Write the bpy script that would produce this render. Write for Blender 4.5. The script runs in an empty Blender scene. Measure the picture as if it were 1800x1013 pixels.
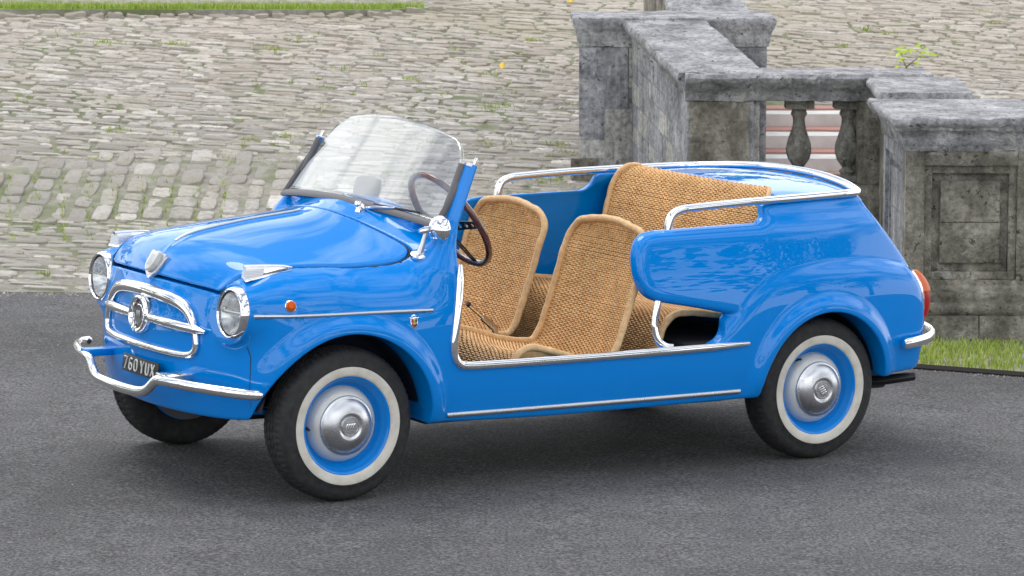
import bpy, bmesh, math, random
import numpy as np
from mathutils import Matrix, Vector
rnd = random.Random(7)
npr = np.random.default_rng(7)
scene = bpy.context.scene
COL = scene.collection

# ------------------------------------------------------------------ camera
CAM_PITCH = 0.1327
CAM_H = 2.2551
cam_d = bpy.data.cameras.new('camera')
cam = bpy.data.objects.new('camera', cam_d)
COL.objects.link(cam)
cam.location = (0.0, -12.0, CAM_H)
cam.rotation_euler = (math.pi/2 - CAM_PITCH, 0, 0)
cam_d.sensor_width = 36.0
cam_d.lens = 36.0*6004.2/1800.0
cam_d.clip_end = 2000.0
cam_d.dof.use_dof = True
cam_d.dof.focus_distance = 11.7
cam_d.dof.aperture_fstop = 18.0
scene.camera = cam
scene.render.resolution_x = 1024
scene.render.resolution_y = 576

# ------------------------------------------------------------------ sky and sun
SUN_EL, SUN_AZ = math.radians(64), math.radians(-40)    # azimuth from +Y towards +X
world = bpy.data.worlds.new('World')
scene.world = world
world.use_nodes = True
wn = world.node_tree; wn.nodes.clear()
def wnode(t, **kw):
    n = wn.nodes.new(t)
    for k, v in kw.items(): setattr(n, k, v)
    return n
w_out = wnode('ShaderNodeOutputWorld')
w_bg = wnode('ShaderNodeBackground')
w_sky = wnode('ShaderNodeTexSky', sky_type='NISHITA')
w_sky.sun_disc = False
w_sky.sun_elevation = SUN_EL
w_sky.sun_rotation = SUN_AZ
w_sky.dust_density = 2.0
w_tc = wnode('ShaderNodeTexCoord')
w_map = wnode('ShaderNodeMapping')
w_map.inputs['Scale'].default_value = (1.0, 1.0, 2.2)
w_noise = wnode('ShaderNodeTexNoise')
w_noise.inputs['Scale'].default_value = 2.8
w_noise.inputs['Detail'].default_value = 6.0
w_noise.inputs['Roughness'].default_value = 0.55
w_ramp = wnode('ShaderNodeValToRGB')
w_ramp.color_ramp.elements[0].position = 0.38
w_ramp.color_ramp.elements[1].position = 0.56
w_mix = wnode('ShaderNodeMix', data_type='RGBA')
w_mix.inputs['B'].default_value = (16.5, 16.8, 17.2, 1)
wn.links.new(w_tc.outputs['Generated'], w_map.inputs['Vector'])
wn.links.new(w_map.outputs['Vector'], w_noise.inputs['Vector'])
# cloud thins towards the zenith, banks up towards the horizon
w_sep = wnode('ShaderNodeSeparateXYZ')
wn.links.new(w_tc.outputs['Generated'], w_sep.inputs[0])
w_el = wnode('ShaderNodeMath', operation='MULTIPLY_ADD')
w_el.inputs[1].default_value = -0.20
w_el.inputs[2].default_value = 0.098
wn.links.new(w_sep.outputs['Z'], w_el.inputs[0])
w_add = wnode('ShaderNodeMath', operation='ADD')
wn.links.new(w_noise.outputs['Fac'], w_add.inputs[0]); wn.links.new(w_el.outputs[0], w_add.inputs[1])
wn.links.new(w_add.outputs[0], w_ramp.inputs['Fac'])
wn.links.new(w_ramp.outputs['Color'], w_mix.inputs['Factor'])
wn.links.new(w_sky.outputs['Color'], w_mix.inputs['A'])
wn.links.new(w_mix.outputs['Result'], w_bg.inputs['Color'])
w_bg.inputs['Strength'].default_value = 0.10
wn.links.new(w_bg.outputs['Background'], w_out.inputs['Surface'])

sun_d = bpy.data.lights.new('sun', 'SUN')
sun = bpy.data.objects.new('sun', sun_d)
COL.objects.link(sun)
sun_d.energy = 0.9
sun_d.angle = math.radians(28)
sun_d.color = (1.0, 0.96, 0.90)
sv = Vector((math.sin(SUN_AZ)*math.cos(SUN_EL), math.cos(SUN_AZ)*math.cos(SUN_EL), math.sin(SUN_EL)))
sun.rotation_euler = sv.to_track_quat('Z', 'Y').to_euler()

vs = scene.view_settings
vs.view_transform = 'Standard'; vs.look = 'None'; vs.exposure = 0.35; vs.gamma = 1.0; vs.use_curve_mapping = False

# the drive leans a little: car and asphalt share this frame (x to the tail, y to the far side, z up)
_yaw, _pit, _rol = 0.5756, 0.1327, 0.0316
_C = Vector((-5.7025, -10.417, 2.2551))
_fw = Vector((math.sin(_yaw)*math.cos(_pit), math.cos(_yaw)*math.cos(_pit), -math.sin(_pit)))
_rt = _fw.cross(Vector((0, 0, 1))).normalized()
_up = _rt.cross(_fw)
_r2 = _rt*math.cos(_rol) + _up*math.sin(_rol)
_u2 = _up*math.cos(_rol) - _rt*math.sin(_rol)
_A = Matrix((_r2, _u2, _fw))                                   # car -> camera axes
_B = Matrix(((1, 0, 0), (0, math.sin(CAM_PITCH), math.cos(CAM_PITCH)), (0, math.cos(CAM_PITCH), -math.sin(CAM_PITCH)))).transposed()
_R = (_B @ _A)
DRIVE = Matrix.Translation(Vector((0, -12.0, CAM_H))) @ _R.to_4x4() @ Matrix.Translation(-_C)

# ------------------------------------------------------------------ helpers
def link(o, parent=None):
    COL.objects.link(o)
    if parent is not None: o.parent = parent
    return o
def tag(o, label=None, cat=None, group=None, kind=None):
    if label: o['label'] = label
    if cat: o['category'] = cat
    if group: o['group'] = group
    if kind: o['kind'] = kind
    return o
def empty(name, mat=None):
    o = bpy.data.objects.new(name, None)
    o.empty_display_size = 0.1
    if mat is not None: o.matrix_world = mat
    return link(o)
def mesh_obj(name, verts, faces, mat=None, parent=None, smooth=True, mats=None, fmat=None):
    me = bpy.data.meshes.new(name)
    me.from_pydata([tuple(v) for v in verts], [], [tuple(f) for f in faces])
    if smooth is True:
        me.polygons.foreach_set('use_smooth', [True]*len(me.polygons))
    for m in (mats or ([mat] if mat else [])): me.materials.append(m)
    if fmat is not None: me.polygons.foreach_set('material_index', fmat)
    me.update()
    return link(bpy.data.objects.new(name, me), parent)
def sharp(o, deg=35):
    o.data.set_sharp_from_angle(angle=math.radians(deg))
    return o
class MB:
    def __init__(s): s.v = []; s.f = []
    def add(s, v, f):
        n = len(s.v); s.v += [tuple(map(float, q)) for q in v]; s.f += [tuple(i+n for i in q) for q in f]
        return s
    def build(s, name, mat, parent=None, smooth=True, ang=35):
        o = mesh_obj(name, s.v, s.f, mat, parent, smooth)
        if smooth and ang: sharp(o, ang)
        return o
    def box(s, lo, hi, bev=0.0, M=None):
        bm = bmesh.new(); bmesh.ops.create_cube(bm, size=1)
        for v in bm.verts:
            for k in range(3): v.co[k] = lo[k] + (v.co[k]+0.5)*(hi[k]-lo[k])
        if bev: bmesh.ops.bevel(bm, geom=list(bm.edges), offset=bev, segments=2, affect='EDGES', profile=0.6)
        if M is not None: bm.transform(M)
        bm.verts.index_update()
        s.add([v.co for v in bm.verts], [[v.index for v in f.verts] for f in bm.faces]); bm.free()
        return s
    def tube(s, path, r, n=10, closed=False, cap=True, flat=None, upv=(0, 0, 1)):
        """sweep an ellipse along path; r scalar or list; flat=(a,b) multipliers on side/up axes"""
        P = np.array(path, float); m = len(P)
        R = np.full(m, r) if np.isscalar(r) else np.array(r, float)
        T = np.zeros_like(P)
        if closed: T = np.roll(P, -1, 0) - np.roll(P, 1, 0)
        else:
            T[1:-1] = P[2:]-P[:-2]; T[0] = P[1]-P[0]; T[-1] = P[-1]-P[-2]
        T /= np.linalg.norm(T, axis=1)[:, None]
        u = np.array(upv, float); vs_ = []
        fa, fb = flat if flat else (1, 1)
        prev = None
        for i in range(m):
            if flat or prev is None:
                sd = np.cross(T[i], u)
                if np.linalg.norm(sd) < 1e-3: sd = np.cross(T[i], (1, 0, 0))
            else:
                sd = prev - T[i]*prev.dot(T[i])
            sd /= np.linalg.norm(sd); prev = sd
            up = np.cross(sd, T[i])
            for k in range(n):
                t = 2*math.pi*k/n
                vs_.append(P[i] + R[i]*(fa*math.cos(t)*sd + fb*math.sin(t)*up))
        fs = []
        for i in range(m if closed else m-1):
            j = (i+1) % m
            for k in range(n):
                l = (k+1) % n
                fs.append((i*n+k, j*n+k, j*n+l, i*n+l))
        if cap and not closed:
            fs.append(tuple(range(n))); fs.append(tuple((m-1)*n+k for k in range(n-1, -1, -1)))
        return s.add(vs_, fs)
    def lathe(s, prof, M=None, n=48, cap=True):
        """prof [(radius, height)] turned about local z"""
        vs_ = []; fs = []
        for (r, h) in prof:
            for k in range(n):
                t = 2*math.pi*k/n; vs_.append((r*math.cos(t), r*math.sin(t), h))
        for i in range(len(prof)-1):
            for k in range(n):
                l = (k+1) % n; fs.append((i*n+k, i*n+l, (i+1)*n+l, (i+1)*n+k))
        if cap and prof[0][0] > 1e-6: fs.append(tuple(range(n-1, -1, -1)))
        if cap and prof[-1][0] > 1e-6: fs.append(tuple((len(prof)-1)*n+k for k in range(n)))
        if M is not None: vs_ = [tuple(M @ Vector(v)) for v in vs_]
        return s.add(vs_, fs)
    def prism(s, poly, M, depth, bev=0.0):
        """polygon (x,y) extruded along local z by depth, placed by M"""
        bm = bmesh.new()
        vb = [bm.verts.new((a, b, 0)) for a, b in poly]
        f = bm.faces.new(vb)
        g = bmesh.ops.extrude_face_region(bm, geom=[f])
        for e in g['geom']:
            if isinstance(e, bmesh.types.BMVert): e.co.z += depth
        bmesh.ops.recalc_face_normals(bm, faces=bm.faces)
        if bev: bmesh.ops.bevel(bm, geom=[e for e in bm.edges], offset=bev, segments=2, affect='EDGES', profile=0.6)
        bm.transform(M); bm.verts.index_update()
        s.add([v.co for v in bm.verts], [[v.index for v in q.verts] for q in bm.faces]); bm.free()
        return s
def cspline(P, n, closed=False):
    """Catmull-Rom through the points, n samples per span"""
    P = [np.array(q, float) for q in P]; out = []
    m = len(P)
    for i in range(m if closed else m-1):
        p0 = P[(i-1) % m] if closed or i > 0 else 2*P[0]-P[1]
        p1 = P[i]; p2 = P[(i+1) % m]
        p3 = P[(i+2) % m] if closed or i+2 < m else 2*P[-1]-P[-2]
        for k in range(n):
            t = k/n
            out.append(0.5*((2*p1)+(-p0+p2)*t+(2*p0-5*p1+4*p2-p3)*t*t+(-p0+3*p1-3*p2+p3)*t**3))
    if not closed: out.append(P[-1])
    return out
def frame(o, z, x=(0, 0, 1)):
    """matrix with local z along z, local y near the given up vector"""
    z = Vector(z).normalized(); u = Vector(x)
    xx = u.cross(z)
    if xx.length < 1e-4: xx = Vector((1, 0, 0)).cross(z)
    xx.normalize(); yy = z.cross(xx)
    M = Matrix((xx, yy, z)).transposed().to_4x4(); M.translation = Vector(o)
    return M

# ------------------------------------------------------------------ materials
MATS = {}
def mat(name):
    m = bpy.data.materials.new(name); m.use_nodes = True
    MATS[name] = m
    return m, m.node_tree, m.node_tree.nodes['Principled BSDF']
def setp(b, **kw):
    for k, v in kw.items():
        b.inputs[k.replace('_', ' ')].default_value = v
def nd(t, kind, **kw):
    n = t.nodes.new(kind)
    for k, v in kw.items():
        if k in n.inputs: n.inputs[k].default_value = v
        else: setattr(n, k, v)
    return n
def plain(name, col, rough=0.5, metal=0.0, **kw):
    m, t, b = mat(name)
    setp(b, Base_Color=(*col, 1), Roughness=rough, Metallic=metal, **kw)
    return m
def noise(t, scale, detail=4, rough=0.55, coord='Object', vec=None, dist=0.0):
    n = nd(t, 'ShaderNodeTexNoise'); n.inputs['Scale'].default_value = scale
    n.inputs['Detail'].default_value = detail; n.inputs['Roughness'].default_value = rough
    n.inputs['Distortion'].default_value = dist
    if vec is None:
        tc = nd(t, 'ShaderNodeTexCoord'); vec = tc.outputs[coord]
    t.links.new(vec, n.inputs['Vector'])
    return n
def ramp(t, src, stops):
    r = nd(t, 'ShaderNodeValToRGB')
    while len(r.color_ramp.elements) < len(stops): r.color_ramp.elements.new(0.5)
    for e, (p, c) in zip(r.color_ramp.elements, stops):
        e.position = p; e.color = (*c, 1) if len(c) == 3 else c
    t.links.new(src, r.inputs['Fac'])
    return r
def mixc(t, fac, a, b, blend='MIX'):
    m = nd(t, 'ShaderNodeMix', data_type='RGBA', blend_type=blend)
    for s, v in (('Factor', fac), ('A', a), ('B', b)):
        if isinstance(v, bpy.types.NodeSocket): t.links.new(v, m.inputs[s])
        elif isinstance(v, (int, float)): m.inputs[s].default_value = v
        else: m.inputs[s].default_value = (*v, 1)
    return m.outputs['Result']
def bump(t, b, h, strength=0.3, dist=0.01):
    n = nd(t, 'ShaderNodeBump'); n.inputs['Strength'].default_value = strength; n.inputs['Distance'].default_value = dist
    t.links.new(h, n.inputs['Height']); t.links.new(n.outputs['Normal'], b.inputs['Normal'])
    return n

def thin_ior(t, fr, ior):
    g = nd(t, 'ShaderNodeNewGeometry'); mr = nd(t, 'ShaderNodeMapRange')
    mr.inputs['To Min'].default_value = ior; mr.inputs['To Max'].default_value = 1/ior
    t.links.new(g.outputs['Backfacing'], mr.inputs['Value']); t.links.new(mr.outputs['Result'], fr.inputs['IOR'])
def make_mats():
    m, t, b = mat('blue_paint')
    setp(b, Base_Color=(0.0, 0.222, 0.70, 1), Roughness=0.4, Specular_IOR_Level=0.0, Coat_Weight=1.0, Coat_Roughness=0.008, Coat_IOR=1.45)
    n = noise(t, 260, 2); bump(t, b, n.outputs['Fac'], 0.02, 0.0006)
    m, t, b = mat('chrome'); setp(b, Base_Color=(0.86, 0.87, 0.88, 1), Metallic=1.0, Roughness=0.06)
    m, t, b = mat('satin_metal'); setp(b, Base_Color=(0.62, 0.63, 0.65, 1), Metallic=1.0, Roughness=0.28)
    n = noise(t, 8, 3); r = ramp(t, n.outputs['Fac'], [(0.3, (0.22,)*3), (0.7, (0.36,)*3)]); t.links.new(r.outputs['Color'], b.inputs['Roughness'])
    plain('silver_paint', (0.62, 0.62, 0.59), 0.35, 0.15, Coat_Weight=0.3)
    m, t, b = mat('tyre_rubber'); setp(b, Base_Color=(0.018, 0.018, 0.02, 1), Roughness=0.75)
    n = noise(t, 40, 4); r = ramp(t, n.outputs['Fac'], [(0.35, (0.012, 0.012, 0.013)), (0.75, (0.032, 0.031, 0.031))]); t.links.new(r.outputs['Color'], b.inputs['Base Color'])
    bump(t, b, n.outputs['Fac'], 0.15, 0.002)
    m, t, b = mat('whitewall'); setp(b, Roughness=0.6)
    n = noise(t, 18, 5); r = ramp(t, n.outputs['Fac'], [(0.3, (0.55, 0.51, 0.43)), (0.6, (0.68, 0.65, 0.58))]); t.links.new(r.outputs['Color'], b.inputs['Base Color'])
    plain('black_rubber', (0.02, 0.02, 0.022), 0.6)
    plain('grey_rubber', (0.13, 0.125, 0.13), 0.55)
    plain('black_paint', (0.012, 0.012, 0.014), 0.4)
    m, t, b = mat('windscreen_glass')
    t.nodes.remove(b); out = t.nodes['Material Output']
    tr = nd(t, 'ShaderNodeBsdfTransparent'); tr.inputs['Color'].default_value = (0.93, 0.95, 0.95, 1)
    gl = nd(t, 'ShaderNodeBsdfGlossy'); gl.inputs['Roughness'].default_value = 0.02
    fr = nd(t, 'ShaderNodeFresnel'); thin_ior(t, fr, 2.4)
    mx = nd(t, 'ShaderNodeMixShader')
    t.links.new(fr.outputs[0], mx.inputs[0]); t.links.new(tr.outputs[0], mx.inputs[1]); t.links.new(gl.outputs[0], mx.inputs[2])
    t.links.new(mx.outputs[0], out.inputs['Surface'])
    m, t, b = mat('lamp_glass')
    t.nodes.remove(b); out = t.nodes['Material Output']
    tr = nd(t, 'ShaderNodeBsdfTransparent'); tr.inputs['Color'].default_value = (0.9, 0.92, 0.92, 1)
    gl = nd(t, 'ShaderNodeBsdfGlossy'); gl.inputs['Roughness'].default_value = 0.03
    fr = nd(t, 'ShaderNodeFresnel'); thin_ior(t, fr, 2.0)
    w = nd(t, 'ShaderNodeTexWave', bands_direction='Y'); w.inputs['Scale'].default_value = 40; w.inputs['Distortion'].default_value = 0.2
    tc = nd(t, 'ShaderNodeTexCoord'); t.links.new(tc.outputs['Object'], w.inputs['Vector'])
    bn = nd(t, 'ShaderNodeBump'); bn.inputs['Strength'].default_value = 0.25; bn.inputs['Distance'].default_value = 0.002
    t.links.new(w.outputs['Fac'], bn.inputs['Height'])
    t.links.new(bn.outputs['Normal'], gl.inputs['Normal'])
    mx = nd(t, 'ShaderNodeMixShader')
    t.links.new(fr.outputs[0], mx.inputs[0]); t.links.new(tr.outputs[0], mx.inputs[1]); t.links.new(gl.outputs[0], mx.inputs[2])
    t.links.new(mx.outputs[0], out.inputs['Surface'])
    m, t, b = mat('reflector'); setp(b, Base_Color=(0.88, 0.88, 0.88, 1), Metallic=1.0, Roughness=0.22)
    m, t, b = mat('clear_ribbed_lens'); setp(b, Base_Color=(0.75, 0.76, 0.77, 1), Roughness=0.15, Coat_Weight=1.0)
    w = nd(t, 'ShaderNodeTexWave', bands_direction='Z'); w.inputs['Scale'].default_value = 60
    tc = nd(t, 'ShaderNodeTexCoord'); t.links.new(tc.outputs['Object'], w.inputs['Vector']); bump(t, b, w.outputs['Fac'], 0.6, 0.003)
    plain('amber_lens', (0.70, 0.11, 0.0), 0.3, 0, Specular_IOR_Level=0.2, Coat_Weight=0.15)
    plain('red_lens', (0.42, 0.003, 0.004), 0.3, 0, Specular_IOR_Level=0.2, Coat_Weight=0.15)
    m, t, b = mat('wicker'); setp(b, Roughness=0.55)
    n = noise(t, 35, 4); n2 = noise(t, 5, 3)
    r = ramp(t, n.outputs['Fac'], [(0.25, (0.64, 0.35, 0.125)), (0.5, (0.84, 0.49, 0.195)), (0.75, (0.93, 0.61, 0.285))])
    r2 = ramp(t, n2.outputs['Fac'], [(0.3, (0.82, 0.8, 0.78)), (0.7, (1.08, 1.08, 1.08))])
    t.links.new(mixc(t, 1.0, r.outputs['Color'], r2.outputs['Color'], 'MULTIPLY'), b.inputs['Base Color'])
    plain('wicker_dark', (0.10, 0.05, 0.02), 0.8)
    m, t, b = mat('cane_wrap'); setp(b, Roughness=0.5)
    n = noise(t, 60, 3)
    r = ramp(t, n.outputs['Fac'], [(0.3, (0.62, 0.37, 0.155)), (0.7, (0.80, 0.52, 0.25))]); t.links.new(r.outputs['Color'], b.inputs['Base Color'])
    m, t, b = mat('dark_wood'); setp(b, Roughness=0.25, Coat_Weight=0.8, Coat_Roughness=0.08)
    n = noise(t, 30, 5); r = ramp(t, n.outputs['Fac'], [(0.3, (0.055, 0.014, 0.008)), (0.7, (0.17, 0.05, 0.028))]); t.links.new(r.outputs['Color'], b.inputs['Base Color'])
    plain('plate_black', (0.012, 0.012, 0.013), 0.35)
    plain('plate_silver', (0.62, 0.62, 0.60), 0.4, 0.2)
    plain('enamel_red', (0.35, 0.01, 0.012), 0.25, 0, Coat_Weight=1.0)
    plain('enamel_navy', (0.004, 0.006, 0.03), 0.25, 0, Coat_Weight=1.0)
    plain('brass', (0.75, 0.6, 0.25), 0.25, 1.0)
    plain('arch_shade_navy', (0.006, 0.012, 0.03), 0.7)  # navy-black that stands for shade inside the wheel arches
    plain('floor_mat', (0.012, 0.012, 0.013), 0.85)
make_mats()

# ------------------------------------------------------------------ implicit surfaces for pressed-steel panels
def smax(a, b, k):
    h = np.maximum(k-np.abs(a-b), 0)/k
    return np.maximum(a, b)+h*h*h*k*(1/6.0)
def smin(a, b, k): return -smax(-a, -b, k)
def sstep(e0, e1, x):
    t = np.clip((x-e0)/(e1-e0), 0, 1); return t*t*t*(t*(6*t-15)+10)
class Spl:
    """natural cubic spline, tabulated; linear beyond the ends"""
    def __init__(s, pts):
        x = np.array([q[0] for q in pts], float); y = np.array([q[1] for q in pts], float); n = len(x)
        A = np.zeros((n, n)); r = np.zeros(n); h = np.diff(x)
        A[0, 0] = A[-1, -1] = 1
        for i in range(1, n-1):
            A[i, i-1] = h[i-1]; A[i, i] = 2*(h[i-1]+h[i]); A[i, i+1] = h[i]
            r[i] = 6*((y[i+1]-y[i])/h[i]-(y[i]-y[i-1])/h[i-1])
        m = np.linalg.solve(A, r)
        X = np.linspace(x[0], x[-1], 3000); i = np.clip(np.searchsorted(x, X)-1, 0, n-2)
        t = X-x[i]; hh = h[i]
        Y = y[i]+t*((y[i+1]-y[i])/hh-hh*(2*m[i]+m[i+1])/6)+t*t*m[i]/2+t**3*(m[i+1]-m[i])/(6*hh)
        s.x0 = x[0]; s.dx = X[1]-X[0]; s.Y = Y; s.D = np.append(np.diff(Y), Y[-1]-Y[-2])
    def __call__(s, x):
        u = (np.asarray(x)-s.x0)/s.dx
        i = np.clip(u.astype(np.int32), 0, len(s.Y)-2)
        return s.Y[i]+(u-i)*s.D[i]
class Poly2:
    """signed distance to a closed outline, tabulated on a grid"""
    def __init__(s, pts, lo, hi, h=0.005):
        P = np.array(pts, float); Q = np.roll(P, -1, 0)
        nx = int((hi[0]-lo[0])/h)+2; nz = int((hi[1]-lo[1])/h)+2
        X, Z = np.meshgrid(lo[0]+h*np.arange(nx), lo[1]+h*np.arange(nz), indexing='ij')
        d2 = np.full(X.shape, 1e9); ins = np.zeros(X.shape, bool)
        for a, b in zip(P, Q):
            e = b-a; L = e@e
            if L < 1e-12: continue
            wx, wz = X-a[0], Z-a[1]
            t = np.clip((wx*e[0]+wz*e[1])/L, 0, 1)
            d2 = np.minimum(d2, (wx-t*e[0])**2+(wz-t*e[1])**2)
            c = (a[1] > Z) != (b[1] > Z)
            with np.errstate(divide='ignore', invalid='ignore'):
                xc = a[0]+(Z-a[1])*e[0]/(e[1] if abs(e[1]) > 1e-12 else 1e-12)
            ins ^= c & (X < xc)
        s.D = (np.sqrt(d2)*np.where(ins, -1, 1)).astype(np.float32)
        s.lo = lo; s.h = h
    def __call__(s, x, z):
        u = np.clip((x-s.lo[0])/s.h, 0, s.D.shape[0]-1.001); v = np.clip((z-s.lo[1])/s.h, 0, s.D.shape[1]-1.001)
        i = u.astype(np.int32); j = v.astype(np.int32); fu = u-i; fv = v-j
        D = s.D
        return (D[i, j]*(1-fu)+D[i+1, j]*fu)*(1-fv)+(D[i, j+1]*(1-fu)+D[i+1, j+1]*fu)*fv
def grad(f, P, e=0.0012):
    g = np.empty_like(P)
    for k in range(3):
        d = np.zeros(3); d[k] = e
        A = P+d; B = P-d
        g[:, k] = (f(A[:, 0], A[:, 1], A[:, 2])-f(B[:, 0], B[:, 1], B[:, 2]))/(2*e)
    return g
def mesh_sdf(f, lo, hi, h, sym=True, B=6, L=1.7):
    """surface nets on an adaptive grid; sym: mesh y<=0 and mirror"""
    lo = np.array(lo, float); hi = np.array(hi, float)
    if sym: hi[1] = 0.5*h; 
    nc = np.ceil((hi-lo)/(B*h)).astype(int)
    if sym: lo[1] = hi[1]-nc[1]*B*h; nc[1] += 1
    H = B*h
    cx = [lo[k]+H*np.arange(nc[k]+1) for k in range(3)]
    G = np.meshgrid(*cx, indexing='ij')
    F = f(G[0].ravel(), G[1].ravel(), G[2].ravel()).reshape(G[0].shape)
    def corners(A): return [A[i:A.shape[0]-1+i, j:A.shape[1]-1+j, k:A.shape[2]-1+k] for i in (0, 1) for j in (0, 1) for k in (0, 1)]
    C = corners(F)
    mn = np.min(C, axis=0); mx = np.max(C, axis=0)
    act = ((mn < 0) & (mx > 0)) | (np.min(np.abs(C), axis=0) < L*H*0.8)
    V = np.repeat(np.repeat(np.repeat(F[:-1, :-1, :-1], B, 0), B, 1), B, 2).astype(np.float32)
    idx = np.argwhere(act)
    off = np.stack(np.meshgrid(*[np.arange(B)]*3, indexing='ij'), -1).reshape(-1, 3)
    CH = 9000
    for s in range(0, len(idx), CH):
        I = (idx[s:s+CH, None, :]*B+off[None]).reshape(-1, 3)
        P = lo+I*h
        V[I[:, 0], I[:, 1], I[:, 2]] = f(P[:, 0], P[:, 1], P[:, 2])
    S = V < 0
    c0 = corners(S)
    cnt = np.sum(c0, axis=0, dtype=np.int8)
    cells = np.argwhere((cnt > 0) & (cnt < 8))
    cid = np.full(cnt.shape, -1, np.int32)
    cid[cells[:, 0], cells[:, 1], cells[:, 2]] = np.arange(len(cells))
    acc = np.zeros((len(cells), 3)); nn = np.zeros(len(cells))
    cs = [(i, j, k) for i in (0, 1) for j in (0, 1) for k in (0, 1)]
    for a in range(8):
        for b in range(a+1, 8):
            da = np.array(cs[a]); db = np.array(cs[b])
            if np.abs(da-db).sum() != 1: continue
            ia = cells+da; ib = cells+db
            va = V[ia[:, 0], ia[:, 1], ia[:, 2]]; vb = V[ib[:, 0], ib[:, 1], ib[:, 2]]
            m = (va < 0) != (vb < 0)
            t = np.where(m, va/np.where(m, va-vb, 1), 0)
            acc += np.where(m[:, None], da+t[:, None]*(db-da), 0); nn += m
    P = lo+(cells+acc/nn[:, None])*h
    quads = []
    for ax in range(3):
        o1, o2 = [(1, 2), (2, 0), (0, 1)][ax]
        A = S; sl1 = [slice(None)]*3; sl2 = [slice(None)]*3
        sl1[ax] = slice(0, -1); sl2[ax] = slice(1, None)
        ch = np.argwhere(A[tuple(sl1)] != A[tuple(sl2)])
        ok = (ch[:, o1] > 0) & (ch[:, o2] > 0) & (ch[:, o1] < cnt.shape[o1]) & (ch[:, o2] < cnt.shape[o2]) & (ch[:, ax] < cnt.shape[ax])
        ch = ch[ok]
        inside = A[ch[:, 0], ch[:, 1], ch[:, 2]]
        q = []
        for (u, v) in ((1, 1), (0, 1), (0, 0), (1, 0)):
            c = ch.copy(); c[:, o1] -= u; c[:, o2] -= v
            q.append(cid[c[:, 0], c[:, 1], c[:, 2]])
        q = np.stack(q, 1)
        q[~inside] = q[~inside][:, ::-1]
        quads.append(q[(q >= 0).all(1)])
    Q = np.concatenate(quads)
    P0 = P.copy()
    for it in range(3):
        v = f(P[:, 0], P[:, 1], P[:, 2]); g = grad(f, P)
        g2 = np.maximum((g*g).sum(1), 0.15)
        st = -(v/g2)[:, None]*g
        ln = np.linalg.norm(st, axis=1)
        st *= np.minimum(1, 0.5*h/np.maximum(ln, 1e-9))[:, None]
        P = P+st
        d = P-P0; ln = np.linalg.norm(d, axis=1); P = P0+d*np.minimum(1, 1.2*h/np.maximum(ln, 1e-9))[:, None]
    if sym:
        jc = np.round((0-0.5*h-lo[1])/h).astype(int)           # cell that straddles y=0
        keep = cells[:, 1] <= jc
        P[cells[:, 1] == jc, 1] = 0
        Q = Q[keep[Q].all(1)]
        nidx = np.cumsum(keep)-1; P = P[keep]; ctr = (cells[:, 1] == jc)[keep]; Q = nidx[Q]
        n = len(P)
        mir = np.where(ctr, np.arange(n), n+np.cumsum(~ctr)-1)
        Pm = P[~ctr]*np.array([1, -1, 1])
        Q2 = mir[Q][:, ::-1]
        allc = ctr[Q].all(1)
        P = np.concatenate([P, Pm]); Q = np.concatenate([Q, Q2[~allc]])
    N = grad(f, P); N /= np.maximum(np.linalg.norm(N, axis=1), 1e-9)[:, None]
    return P, Q, N
def sdf_obj(name, f, lo, hi, h, material, parent, sym=True, cull=None):
    P, Q, N = mesh_sdf(f, lo, hi, h, sym)
    me = bpy.data.meshes.new(name)
    me.vertices.add(len(P)); me.vertices.foreach_set('co', P.astype(np.float32).ravel())
    me.loops.add(len(Q)*4); me.loops.foreach_set('vertex_index', Q.astype(np.int32).ravel())
    me.polygons.add(len(Q)); me.polygons.foreach_set('loop_start', np.arange(0, len(Q)*4, 4, dtype=np.int32))
    me.polygons.foreach_set('use_smooth', np.ones(len(Q), bool))
    me.update(calc_edges=True); me.validate()
    me.normals_split_custom_set_from_vertices(N.astype(np.float32))
    me.materials.append(material)
    print(name, len(P), 'verts')
    return link(bpy.data.objects.new(name, me), parent)

# ------------------------------------------------------------------ ground
from mathutils import noise as mnoise
SX = -.0313                                   # the drive falls to the right
def drive_z(x, y): return SX*x
BS = .16                                      # rise of the paved bank
def bank_edge(x): return 4.20+.16*(x+2.4)
def bank_z(x, y): return SX*x+.012+BS*(y-bank_edge(x))

m, t, b = mat('asphalt')
setp(b, Roughness=0.85)
n1 = noise(t, 85, 4, 0.8); n2 = noise(t, .55, 6, 0.62); n3 = noise(t, 38, 3, .65); n4 = noise(t, 6, 5, .7)
vo = nd(t, 'ShaderNodeTexVoronoi'); vo.inputs['Scale'].default_value = 75
tc = nd(t, 'ShaderNodeTexCoord'); t.links.new(tc.outputs['Object'], vo.inputs['Vector'])
r1 = ramp(t, n1.outputs['Fac'], [(0.34, (0.022, 0.021, 0.022)), (0.48, (0.090, 0.088, 0.090)), (0.62, (0.235, 0.23, 0.232))])
r2 = ramp(t, n2.outputs['Fac'], [(0.34, (0.66, 0.655, 0.65)), (0.5, (.96, .96, .96)), (0.66, (1.16, 1.155, 1.15))])
r3 = ramp(t, vo.outputs['Color'], [(0.90, (0, 0, 0)), (0.96, (.8, .8, .8))])
r4 = ramp(t, n4.outputs['Fac'], [(0.34, (0.80, 0.795, 0.79)), (0.6, (1.05, 1.05, 1.05))])
c = mixc(t, 1.0, r1.outputs['Color'], r2.outputs['Color'], 'MULTIPLY')
c = mixc(t, 1.0, c, r4.outputs['Color'], 'MULTIPLY')
c = mixc(t, r3.outputs['Color'], c, (0.24, 0.235, 0.225))
t.links.new(c, b.inputs['Base Color'])
ad = nd(t, 'ShaderNodeMath', operation='ADD'); t.links.new(n1.outputs['Fac'], ad.inputs[0]); t.links.new(n3.outputs['Fac'], ad.inputs[1])
bump(t, b, ad.outputs[0], 0.9, 0.010)

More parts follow.
